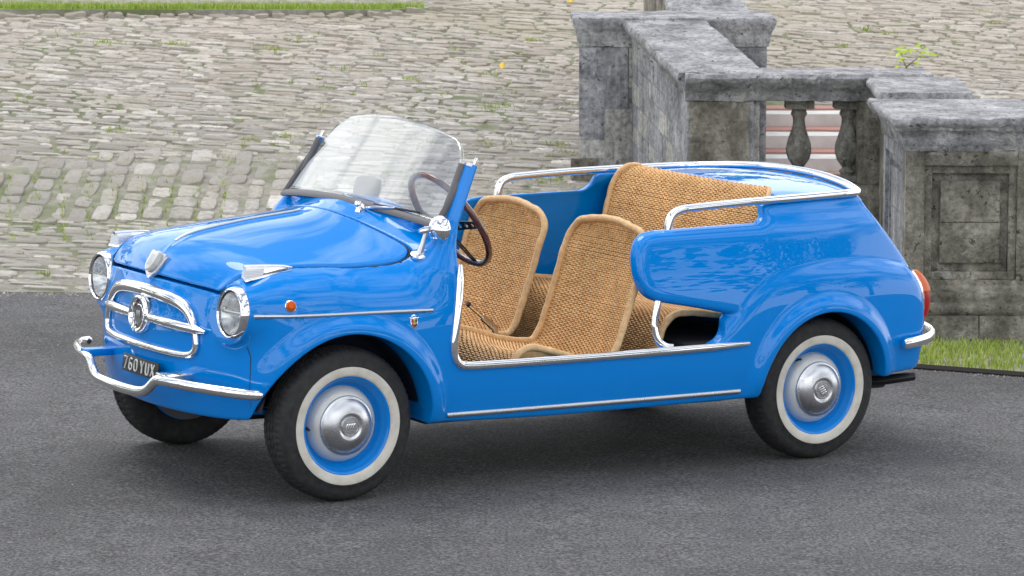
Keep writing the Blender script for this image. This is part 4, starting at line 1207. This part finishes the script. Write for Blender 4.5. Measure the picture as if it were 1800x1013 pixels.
MB().lathe([(.035, .0105), (.0345, .0145), (.0315, .0155), (.030, .0105)], M, 40).build('badge_ring_inner', CHROME, gr)
for k in range(12):
    t = 2*math.pi*k/12
    MB().box((-.0022, -.0022, .010), (.0022, .0022, .0135), 0, M @ Matrix.Translation((.0405*math.cos(t), .0405*math.sin(t), 0))).build('badge_stud', CHROME, gr)
for k in range(4):
    MB().box((-.0125+.0068*k, -.013, .0138), (-.0085+.0068*k, .013, .0165), .0005, M).build('badge_bar', SATIN, gr)

# --- headlamps
for s in (-1, 1):
    c = Vector((-.346, s*.492, .640)); ax = Vector((-1, s*.03, .06)).normalized(); M = frame(c, ax)
    rg = MB().lathe([(.0890, -.03), (.0915, -.002), (.0912, .010), (.0885, .022), (.0840, .031), (.0795, .0345), (.0760, .032), (.0745, .020)], M, 64, False).build('headlamp_rim', CHROME, car, ang=60)
    MB().lathe([(.0768, .024), (.0750, .0285), (.0732, .022)], M, 64, False).build('headlamp_seal', MATS['black_rubber'], rg)
    MB().lathe([(.0745, .020), (.068, .002), (.054, -.022), (.034, -.041), (.014, -.049), (0, -.050)], M, 48, False).build('reflector_bowl', MATS['reflector'], rg)
    MB().lathe([(.0742, .022), (.070, .0290), (.058, .0365), (.042, .0415), (.022, .0450), (0, .0460)], M, 48, False).build('headlamp_lens', MATS['lamp_glass'], rg, ang=60)
    MB().lathe([(.012, -.050), (.012, -.008), (.009, -.002), (0, -.001)], M, 20).build('bulb', SATIN, rg)

# --- wing-top indicators
for s in (-1, 1):
    A = Vector((-.312, s*.487, .758)); T = Vector((-.158, s*.520, .790))
    d = (T-A); L = d.length; d.normalize()
    lat = Vector((0, 0, 1)).cross(d).normalized(); up = d.cross(lat)
    M = Matrix((d, lat, up)).transposed().to_4x4(); M.translation = A
    def pod(w0, h0, x0, x1, z0, tip, nose, n=14, grow=0.0):
        v = []; f = []
        for i in range(n):
            u = i/(n-1); x = x0+(x1-x0)*u
            g = max(1-(x/L), 0.0)**.75 if x > 0 else 1
            g = max(g, tip)
            for k in range(11):
                t = math.pi*k/10
                yy = math.cos(t); zz = math.sin(t)
                yy = math.copysign(abs(yy)**.7, yy); zz = zz**.62
                v.append(M @ Vector((x+nose*(1-zz)*(-1), yy*(w0*g+grow), z0+zz*(h0*g+grow))))
        for i in range(n-1):
            for k in range(10): f.append((i*11+k, (i+1)*11+k, (i+1)*11+k+1, i*11+k+1))
            f.append((i*11+10, (i+1)*11+10, (i+1)*11, i*11))
        f.append(tuple(range(11))); f.append(tuple((n-1)*11+k for k in range(10, -1, -1)))
        return v, f
    bs = MB().add(*pod(.0305, .012, -.010, L, -.008, .06, .004)).build('indicator_base', CHROME, car, ang=50)
    MB().add(*pod(.025, .039, .0, L*.40, -.002, .06, .012, grow=-.0005)).build('indicator_lens', MATS['clear_ribbed_lens'], bs, ang=50)
    MB().add(*pod(.025, .039, L*.40, L, -.002, .03, .012)).build('indicator_tail', CHROME, bs, ang=50)
    MB().tube([M @ Vector((x, 0, -.002+0.0405*max(1-x/L, .03)**.75)) for x in np.linspace(-.004, L, 14)], [.0055]*12+[.004, .002], 8).build('indicator_spine', CHROME, bs, ang=60)

# --- repeater, crest
for s in (-1, 1):
    x, z = -.215, .674; a = surf_a(x, z); nn = normal_at((x, s*a, z))
    M = frame((x, s*a, z), nn)
    rp = MB().lathe([(.0195, -.004), (.0198, .004), (.0175, .0065), (.0165, .005)], M, 28).build('side_repeater', CHROME, car)
    MB().lathe([(.0168, .003), (.0160, .010), (.0125, .0135), (.0108, .0120), (.0095, .0155), (0, .0165)], M, 28).build('repeater_lens', MATS['amber_lens'], rp)
    x, z = .238, .605; a = surf_a(x, z); nn = normal_at((x, s*a, z)); M = frame((x, s*a, z), nn)
    cr = [(-.0125, .012), (.0125, .012), (.014, .002), (.011, -.014), (0, -.023), (-.011, -.014), (-.014, .002)]
    cb = MB().prism(cr, M @ Matrix.Translation((0, 0, -.002)), .0045, .0006).build('crest', CHROME, car)
    MB().prism([(x*.84, y*.84) for x, y in [(-.0125, .012), (0, .012), (0, -.023), (-.011, -.014), (-.014, .002)]], M @ Matrix.Translation((0, 0, .001)), .0022).build('crest_field', MATS['enamel_red'], cb)
    MB().prism([(x*.84, y*.84) for x, y in [(0, .012), (.0125, .012), (.014, .002), (.011, -.014), (0, -.023)]], M @ Matrix.Translation((0, 0, .001)), .0022).build('crest_field', MATS['enamel_navy'], cb)
    w = MB()
    for k in (-1, 1):
        w.tube(cspline([M @ Vector((k*q[0], q[1], .0035)) for q in ((-.007, .006), (-.002, .008), (.002, .002), (-.002, -.006), (.004, -.008), (.007, -.001))], 4), .0011, 6)
    w.build('crest_monogram', MATS['brass'], cb)
    w = MB().tube([M @ Vector((q, .0135+.0012*math.cos(q*300), .002)) for q in np.linspace(-.0185, .0185, 9)], [.001, .002, .0024, .0024, .0024, .0024, .0024, .002, .001], 6)
    w.build('crest_band', CHROME, cb)
    w = MB()
    for r in (.0075, .0105): w.tube([M @ Vector((r*math.cos(t), .0165+.7*r*math.sin(t), .002)) for t in np.linspace(.15, math.pi-.15, 10)], .0012, 6)
    w.build('crest_crown', CHROME, cb)

# --- shut lines
def surf_xr(y, z):
    X = np.linspace(2.95, 1.95, 1500); v = f_body(X, np.full(1500, float(y)), np.full(1500, float(z)))
    i = int(np.argmax(v < 0)); return X[i]
for s in (-1, 1):
    MB().tube([(surf_xr(s*.500, z)+.0008, s*.500, z) for z in np.linspace(.935, .47, 34)], .0038, 6).build('shut_line', MATS['black_rubber'], car)
    pts = [(surf_x(s*a, z), s*a, z) for a, z in [(.545, .535), (.552, .50), (.553, .46), (.553, .42), (.552, .38), (.550, .33), (.548, .29)]]
    MB().tube(pts, .0016, 6).build('shut_line', MATS['black_rubber'], car)

# --- bumpers
fb = [(-.328, .645, .386), (-.385, .608, .389), (-.445, .520, .392), (-.495, .395, .394), (-.517, .30, .394), (-.524, .255, .388), (-.532, .205, .352), (-.537, .16, .338), (-.541, .08, .334)]
fpath = [(x, -a, z) for x, a, z in fb] + [(-.542, 0, .333)] + [(x, a, z) for x, a, z in fb[::-1]]
fpath = cspline(fpath, 7); m = len(fpath)
MB().tube(fpath, [.0165*min(1, .5+.25*i, .5+.25*(m-1-i)) for i in range(m)], 14, flat=(.9, 1.1)).build('front_bumper', CHROME, car, ang=60)
for s in (-1, 1):
    bx0 = surf_x(s*.285, .405)
    MB().box((-.525, s*.29-.022, .392), (bx0+.02, s*.29+.040, .418), .006).build('bumper_bracket', CHROME if s < 0 else BLUE, car)  # far bracket painted blue in place of a blue reflection in its chrome
rb = [(2.372, .664, .412), (2.44, .652, .416), (2.53, .615, .422), (2.605, .545, .428), (2.655, .44, .432), (2.69, .30, .434), (2.71, .15, .436)]
rpath = cspline([(x, -a, z) for x, a, z in rb] + [(2.715, 0, .436)] + [(x, a, z) for x, a, z in rb[::-1]], 6); m = len(rpath)
MB().tube(rpath, [.0205*min(1, .75+.25*i, .75+.25*(m-1-i)) for i in range(m)], 14, flat=(.6, 1.0)).build('rear_bumper', CHROME, car, ang=60)

# --- number plate
px = surf_x(0, .405)
Mp = frame((px-.022, -.045, .402), (-1, 0, .10))
plate = MB().box((-.134, -.030, -.004), (.134, .030, .004), .003, Mp).build('number_plate', MATS['plate_black'], car)
MB().box((-.05, -.02, -.03), (.05, .02, -.004), .002, Mp).build('plate_bracket', BLUE, plate)
GL = {'7': [[(0, 1), (.55, 1), (.18, 0)]], '6': [[(.52, .9), (.3, 1), (.08, .85), (.03, .45), (.05, .15), (.28, 0), (.5, .12), (.54, .32), (.46, .5), (.28, .56), (.06, .42)]],
      '0': [[(.28, 1), (.5, .88), (.55, .5), (.5, .12), (.28, 0), (.06, .12), (.01, .5), (.06, .88), (.28, 1)]],
      'Y': [[(0, 1), (.28, .48), (.56, 1)], [(.28, .48), (.28, 0)]], 'U': [[(.03, 1), (.03, .25), (.12, .05), (.28, 0), (.44, .05), (.53, .25), (.53, 1)]], 'X': [[(0, 1), (.56, 0)], [(.56, 1), (0, 0)]]}
cx0 = -.118
for ch, adv in (('7', .033), ('6', .033), ('0', .042), ('Y', .034), ('U', .034), ('X', .034)):
    b = MB()
    for st in GL[ch]:
        b.tube([Mp @ Vector((cx0+u*.042, -.0205+v*.041, .0048)) for u, v in st], .0034, 6, flat=None)
    b.build('plate_character', MATS['plate_silver'], plate)
    cx0 += adv+.0055

# --- tail lamps
for s in (-1, 1):
    zs = np.linspace(.475, .655, 15)
    def lens(z0, z1, proud, wid, matn, name, par):
        v = []; f = []; zz = np.linspace(z0, z1, 9); K = 9
        for z in zz:
            e = math.sqrt(max(0, 1-((z-.568)/.100)**2))
            for k in range(K):
                t = -1+2*k/(K-1); a = .497+t*wid*(.55+.45*e)
                x = float(Xr(np.array([z]))[0])-.34*a*a-.010
                v.append((x+proud*(1-abs(t)**3)*(.35+.65*e), s*a, z))
        for i in range(8):
            for k in range(K-1): f.append((i*K+k, i*K+k+1, (i+1)*K+k+1, (i+1)*K+k))
        f += [tuple(range(K)), tuple(8*K+k for k in range(K-1, -1, -1))]
        return MB().add(v, f).build(name, matn, par, ang=50)
    tl = lens(.472, .664, .034, .050, CHROME, 'tail_lamp', car)
    lens(.583, .662, .070, .036, MATS['amber_lens'], 'indicator_lens', tl)
    lens(.485, .581, .064, .036, MATS['red_lens'], 'tail_lens', tl)
    rf = MB().box((2.575, s*.46-.022, .43), (2.612, s*.46+.022, .488), .006).build('reflector_housing', MATS['black_paint'], car)
    MB().box((2.612, s*.46-.018, .435), (2.622, s*.46+.018, .483), .004).build('reflector_lens', MATS['red_lens'], rf)

# --- windscreen
def glass_pt(u, v, off=0.0):
    wmax = .533-.018*v; r = .19; w = wmax
    if v > 1-r/.3:
        t = (v-(1-r/.3))/(r/.3); w = wmax-.15*(1-math.sqrt(max(0, 1-t*t)))
    a = abs(u*w); zb = .948-.12*a*a; zt = 1.236-.27*a*a
    z = zb+v*(zt-zb)
    return (.338+.20*a*a+.73*(z-zb)+off, u*w, z)
nu, nv = 33, 22
vv = [(i/(nv-1))**.8 for i in range(nv)]
gv = [glass_pt(-1+2*j/(nu-1), v) for v in vv for j in range(nu)]
gf = [(i*nu+j, i*nu+j+1, (i+1)*nu+j+1, (i+1)*nu+j) for i in range(nv-1) for j in range(nu-1)]
gf = [tuple(reversed(q)) for q in gf]
ws = mesh_obj('windscreen', gv, gf, MATS['windscreen_glass'], car)
so = ws.modifiers.new('thickness', 'SOLIDIFY'); so.thickness = .005; so.offset = 0
edge = [glass_pt(1, v) for v in np.linspace(.55, .99, 12)]
gk = MB().tube([glass_pt(u, 0.0, -.004) for u in np.linspace(-1, 1, 41)], .0145, 8, flat=(1.2, .7), upv=(-.6, 0, 1)).build('windscreen_seal', MATS['grey_rubber'], car, ang=60)
for s in (-1, 1):
    MB().tube([glass_pt(s*1.0, v, .0) for v in np.linspace(0, .62, 14)], .009, 8, flat=(1.5, .7), upv=(0, 1, 0)).build('pillar_seal', MATS['grey_rubber'], car, ang=60)
    e_ = Vector((.153, -.038, .338)).normalized(); u_ = Vector((.5, .87, 0)); u_ = (u_-e_*u_.dot(e_)).normalized()
    tp = [Vector((.380, .562, .78)).lerp(Vector((.533, .524, 1.118)), k)-u_*(.030-.004*k)+Vector((-.006, 0, 0)) for k in np.linspace(.34, .985, 8)]
    MB().tube([(q.x, s*q.y, q.z) for q in tp], .0145 if s < 0 else .011, 10).build('pillar_trim', MATS['grey_rubber'], car)
    MB().lathe([(.017, -.004), (.017, .005), (.013, .008), (0, .008)], frame((.532, s*.524, 1.113), (.4, 0, 1)), 20).build('pillar_cap', SATIN, car)
    MB().lathe([(.0055, 0), (.0055, .022), (.004, .026), (0, .026)], frame((.540, s*.533, 1.117), (.4, 0, 1)), 12).build('pillar_pin', CHROME, car)
def wiper(piv, t0, t1, par, arm=CHROME):
    A, Bq = Vector(glass_pt(*t0, -.012)), Vector(glass_pt(*t1, -.012))
    w = MB().tube([A, (A+Bq)/2+Vector((-.002, 0, 0)), Bq], .0042, 6).build('wiper_blade', MATS['black_rubber'], par)
    MB().tube([Vector(piv), Vector(piv)*.5+((A+Bq)/2)*.5+Vector((-.012, 0, .006)), (A+Bq)/2+Vector((-.006, 0, .002))], [.006, .005, .0035], 6).build('wiper_arm', arm, w)
    MB().lathe([(.010, -.006), (.010, .010), (.006, .016), (0, .016)], frame(piv, (-.4, 0, 1)), 14).build('wiper_pivot', arm, w)
wiper((.315, -.17, .934), (-.38, .03), (-.83, .09), car)
# washer jet in front of the screen
MB().lathe([(.012, -.004), (.012, .004), (.008, .010), (.008, .020), (.013, .026), (.010, .036), (0, .038)], frame((.300, -.165, surf_z(.300, -.165)), (-.1, 0, 1)), 16).build('washer_jet', CHROME, car)
# rear-view mirror on the dashboard
Mr = frame((.445, .015, .985), (-1, -.25, .25))
mr = MB().prism([(-.062, -.030), (-.045, -.038), (.045, -.038), (.062, -.030), (.066, 0), (.058, .032), (.03, .040), (-.03, .040), (-.058, .032), (-.066, 0)], Mr, .012, .004).build('rear_view_mirror', MATS['grey_rubber'], car)
MB().tube([(.45, .015, .90), (.452, .015, .985)], .006, 8).build('mirror_stalk', CHROME, mr)
# wing mirror on the driver's side only
for s in (-1,):
    zb_ = surf_z(.317, s*.552)
    b0 = Vector((.317, s*.552, zb_))
    dm = MB().lathe([(.030, -.006), (.030, .003), (.024, .007), (.012, .010), (0, .011)], frame(b0, (-.15, s*.45, 1)), 24).build('wing_mirror', CHROME, car)
    MB().tube([b0, b0+Vector((.012, s*.004, .04)), b0+Vector((.020, s*.008, .076))], [.013, .009, .007], 10).build('mirror_arm', SATIN, dm)
    h = b0+Vector((.022, s*.008, .080))
    MB().tube([h+Vector((-.030, 0, .002)), h+Vector((-.012, 0, .004)), h+Vector((.02, 0, .008)), h+Vector((.045, 0, .012))], [.007, .011, .012, .008], 10).build('mirror_knuckle', CHROME, dm)
    Mh = frame(h+Vector((.040, s*.010, .008)), (-1, s*.25, .15))
    MB().lathe([(.047, -.012), (.048, -.006), (.046, .0), (.040, .010), (.028, .020), (.013, .026), (0, .028)], Mh, 32).build('mirror_head', CHROME, dm, ang=60)
    MB().lathe([(.0465, -.012), (0, -.0125)], Mh, 32).build('mirror_glass', MATS['reflector'], dm)

# --- steering wheel
al = math.radians(35); sc = Vector((.575, -.33, .905))
e1 = Vector((0, 1, 0)); e2 = Vector((-math.sin(al), 0, math.cos(al))); axn = Vector((math.cos(al), 0, math.sin(al)))
ring = [sc+.194*(math.cos(t)*e1+math.sin(t)*e2) for t in np.linspace(0, 2*math.pi, 73)[:-1]]
sw = MB().tube(ring, .0125, 10, closed=True).build('steering_wheel', MATS['dark_wood'], car, ang=0)
hub = sc-axn*.045
MB().lathe([(.030, -.02), (.030, .012), (.026, .020), (0, .022)], frame(hub, axn), 24).build('steering_hub', MATS['black_paint'], sw)
MB().tube([hub, hub-axn*.25], .02, 12).build('steering_column', MATS['black_paint'], sw)
for ang in (math.radians(180), math.radians(0), math.radians(270)):
    rad = math.cos(ang)*e1+math.sin(ang)*e2; tan = -math.sin(ang)*e1+math.cos(ang)*e2
    A = hub+rad*.02+axn*.01; Bq = sc+rad*.188; dd = (Bq-A); L = dd.length; dd.normalize(); nn = dd.cross(tan).normalized()
    M = Matrix((dd, tan, nn)).transposed().to_4x4(); M.translation = A
    # flat spoke with three drilled holes
    bm = bmesh.new(); outl = [(0, -.022), (L, -.014), (L, .014), (0, .022)]
    ed = []
    vb = [bm.verts.new((x, y, 0)) for x, y in outl]
    ed += [bm.edges.new((vb[i], vb[(i+1) % 4])) for i in range(4)]
    for hx, hr in ((.42*L, .0105), (.62*L, .009), (.81*L, .0075)):
        hv = [bm.verts.new((hx+hr*math.cos(q), hr*math.sin(q), 0)) for q in np.linspace(0, 2*math.pi, 15)[:-1]]
        ed += [bm.edges.new((hv[i], hv[(i+1) % 14])) for i in range(14)]
    bmesh.ops.triangle_fill(bm, edges=ed, use_beauty=True)
    # drop the discs filling the holes
    for f_ in list(bm.faces):
        c = f_.calc_center_median()
        if any(math.hypot(c.x-hx, c.y) < hr*.96 for hx, hr in ((.42*L, .0105), (.62*L, .009), (.81*L, .0075))): bm.faces.remove(f_)
    g = bmesh.ops.extrude_face_region(bm, geom=list(bm.faces))
    for q in g['geom']:
        if isinstance(q, bmesh.types.BMVert): q.co.z += .004
    bmesh.ops.recalc_face_normals(bm, faces=bm.faces); bm.transform(M); bm.verts.index_update()
    MB().add([v.co for v in bm.verts], [[v.index for v in f_.verts] for f_ in bm.faces]).build('spoke', MATS['black_paint'], sw); bm.free()
# hand brake between the seats
hbk = MB().tube([(.995, .0, .40), (.988, 0, .452), (.93, 0, .499)], [.012, .012, .011], 8, flat=(.5, 1.2)).build('hand_brake', SATIN, car)
MB().tube([(.935, 0, .495), (.872, 0, .544)], [.0095, .0085], 10).build('brake_grip', CHROME, hbk)
MB().tube([(.874, 0, .5425), (.864, 0, .5505)], [.0095, .009], 10).build('brake_button', MATS['black_rubber'], hbk)
MB().box((.34, -.62, .272), (1.82, .62, .282), .002).build('floor_mat', MATS['floor_mat'], car)
MB().box((1.42, -.60, .283), (1.84, .60, .455), .02).build('bench_void_shade', MATS['floor_mat'], car)  # black box added to darken the void under the bench

# --- wicker seats
def seat(name, prof, wid, cup, npitch, rpitch, label, top_round, yc):
    """prof: side outline (x,z) from the front hem to the top; wid(s01)->half width; woven of single canes"""
    C_ = np.array(cspline([(q[0], q[1], 0) for q in prof], 12))[:, :2]
    d = np.r_[0, np.cumsum(np.linalg.norm(np.diff(C_, axis=0), axis=1))]; Ltot = d[-1]
    nrow = int(Ltot/rpitch); S = np.linspace(0, Ltot, nrow+1)
    def at(s): return np.array([np.interp(s, d, C_[:, 0]), np.interp(s, d, C_[:, 1])])
    def fr(s):
        p = at(s); q = at(min(s+.01, Ltot))-at(max(s-.01, 0)); q /= np.linalg.norm(q)
        return p, np.array([-q[1], q[0]])                     # normal: up / forwards out of the seat
    def lw(s):
        if not top_round: return 1.0
        t = min(1, max(0, (Ltot-s)/.16)); return .25+.75*t*t*(3-2*t)
    def pt(s, u, off):
        p, n = fr(s); w = wid(s, Ltot); lift = cup*abs(u)**2.4
        q = p+n*(lift*lw(s)+off); return (q[0], yc+u*w, q[1])
    root = empty(name); root.parent = car
    weave = MB()
    wmax = max(wid(s, Ltot) for s in S); nst = int(2*wmax/npitch)
    hw = rpitch*.42; th = .0022
    V = []; F = []
    for i, s in enumerate(S):
        w = wid(s, Ltot); ns = max(6, int(2*w/npitch)); ph = (i//1) % 2
        base = len(V); m = 2*ns+1
        p, n = fr(s); t = np.array([n[1], -n[0]])
        jit = npr.normal(0, .0004)
        for k in range(m):
            u = -1+2*k/(m-1); x = k/2.0
            o = .0032*math.cos(math.pi*(x+ph)); lift = cup*abs(u)**2.4*lw(s)
            for (a, b) in ((-hw, 0.0), (0, th), (hw, 0.0), (0, -th)):
                q = p+n*(lift+o+b)+t*(a+jit)
                V.append((q[0], yc+u*w, q[1]))
        for k in range(m-1):
            for e in range(4):
                e2_ = (e+1) % 4
                F.append((base+k*4+e, base+(k+1)*4+e, base+(k+1)*4+e2_, base+k*4+e2_))
    wv = mesh_obj('woven_cane', V, F, MATS['wicker'], root, True); sharp(wv, 60); wv['kind'] = 'stuff'
    # stakes running up the seat, seen between the weavers
    st = MB(); ss = np.linspace(0, Ltot, 60)
    for k in range(nst):
        u = -1+(k+.5)*2/nst
        ok = [s for s in ss]
        st.tube([pt(s, u, -.0005) for s in ok], .0016, 4)
    so_ = st.build('cane_stakes', MATS['wicker'], root, True, 0); so_['kind'] = 'stuff'
    lin = []; lf = []
    us = np.linspace(-1, 1, 13)
    for s in ss: lin += [pt(s, u, -.0065) for u in us]
    lf = [(i*13+j, i*13+j+1, (i+1)*13+j+1, (i+1)*13+j) for i in range(59) for j in range(12)]
    mesh_obj('seat_liner', lin, lf, MATS['wicker_dark'], root)
    if top_round:                                            # woven skirt below the edge of the pan
        sk = []; ss2 = np.linspace(0, Ltot*.52, 40)
        for u in (-1, 1):
            vv_ = []
            for s in ss2:
                q = np.array(pt(s, u, 0.0)); vv_ += [tuple(q), tuple(q+np.array((0, -u*.012, -.035))), tuple(q+np.array((0, -u*.03, -.075)))]
            mesh_obj('seat_skirt', vv_, [(i*3+k, i*3+k+1, i*3+k+4, i*3+k+3) for i in range(39) for k in range(2)], MATS['wicker'], root)
    # wrapped border
    sb = np.r_[np.linspace(0, Ltot-.12, 80), Ltot-.12*np.cos(np.linspace(0, math.pi/2, 30))[1:]]
    pa = [pt(s, -1, .003) for s in sb]; pb = [pt(s, 1, .003) for s in sb[::-1]]
    if top_round:
        uu = np.linspace(-1, 1, 16)[1:-1]
        mid = []
        for u in uu:
            q = np.array(pt(Ltot, u, .003)); q[2] += .010*(1-u*u); mid.append(tuple(q))
        path = pa+mid+pb
        P_ = np.array(path); dd_ = np.r_[0, np.cumsum(np.linalg.norm(np.diff(P_, axis=0), axis=1))]
        paths = [np.stack([np.interp(np.arange(0, dd_[-1], .0045), dd_, P_[:, k]) for k in range(3)], 1)]
    else:
        paths = []
        for q in (pa, pb):
            P_ = np.array(q); dd_ = np.r_[0, np.cumsum(np.linalg.norm(np.diff(P_, axis=0), axis=1))]
            paths.append(np.stack([np.interp(np.arange(0, dd_[-1], .0045), dd_, P_[:, k]) for k in range(3)], 1))
    for P_ in paths:
        nP = len(P_); rr = [(1 if top_round else min(1, .25+.025*(nP-1-i), .35+.05*i))*.0128+(.0008 if i % 2 else -.0006)+.0007*math.sin(i*.37) for i in range(len(P_))]
        MB().tube(P_, rr, 10).build('wrapped_border', MATS['cane_wrap'], root, True, 0)
    root['label'] = label
    return root
fprof = [(.722, .285), (.716, .34), (.721, .392), (.738, .425), (.770, .440), (.84, .424), (.95, .392), (1.06, .376), (1.118, .384), (1.160, .432), (1.192, .515), (1.236, .650), (1.262, .75), (1.270, .82), (1.266, .872)]
def fwid(s, L):
    t = L-s
    if t < .105: return .13+.120*math.sqrt(max(0, 1-((.105-t)/.105)**2.2))
    return .25
seat('front_seat', fprof, fwid, .034, .0145, .0074, 'wicker bucket seat behind the steering wheel', True, -.33)
seat('front_seat', fprof, fwid, .034, .0145, .0074, 'wicker passenger seat on the far side', True, .33)
rprof = [(1.335, .300), (1.345, .38), (1.362, .46), (1.385, .512), (1.425, .543), (1.50, .546), (1.60, .534), (1.70, .530), (1.752, .555), (1.778, .63), (1.798, .72), (1.820, .82), (1.842, .905), (1.862, .955), (1.880, .974), (1.898, .982)]
def rwid(s, L):
    t = L-s
    return .53-.03*min(1, s/L*1.3)-(.10*(1-math.sqrt(max(0, 1-((.13-t)/.13)**2))) if t < .13 else 0)
seat('rear_bench_seat', rprof, rwid, .006, .0145, .0074, 'wide wicker bench seat across the back', False, 0.0)
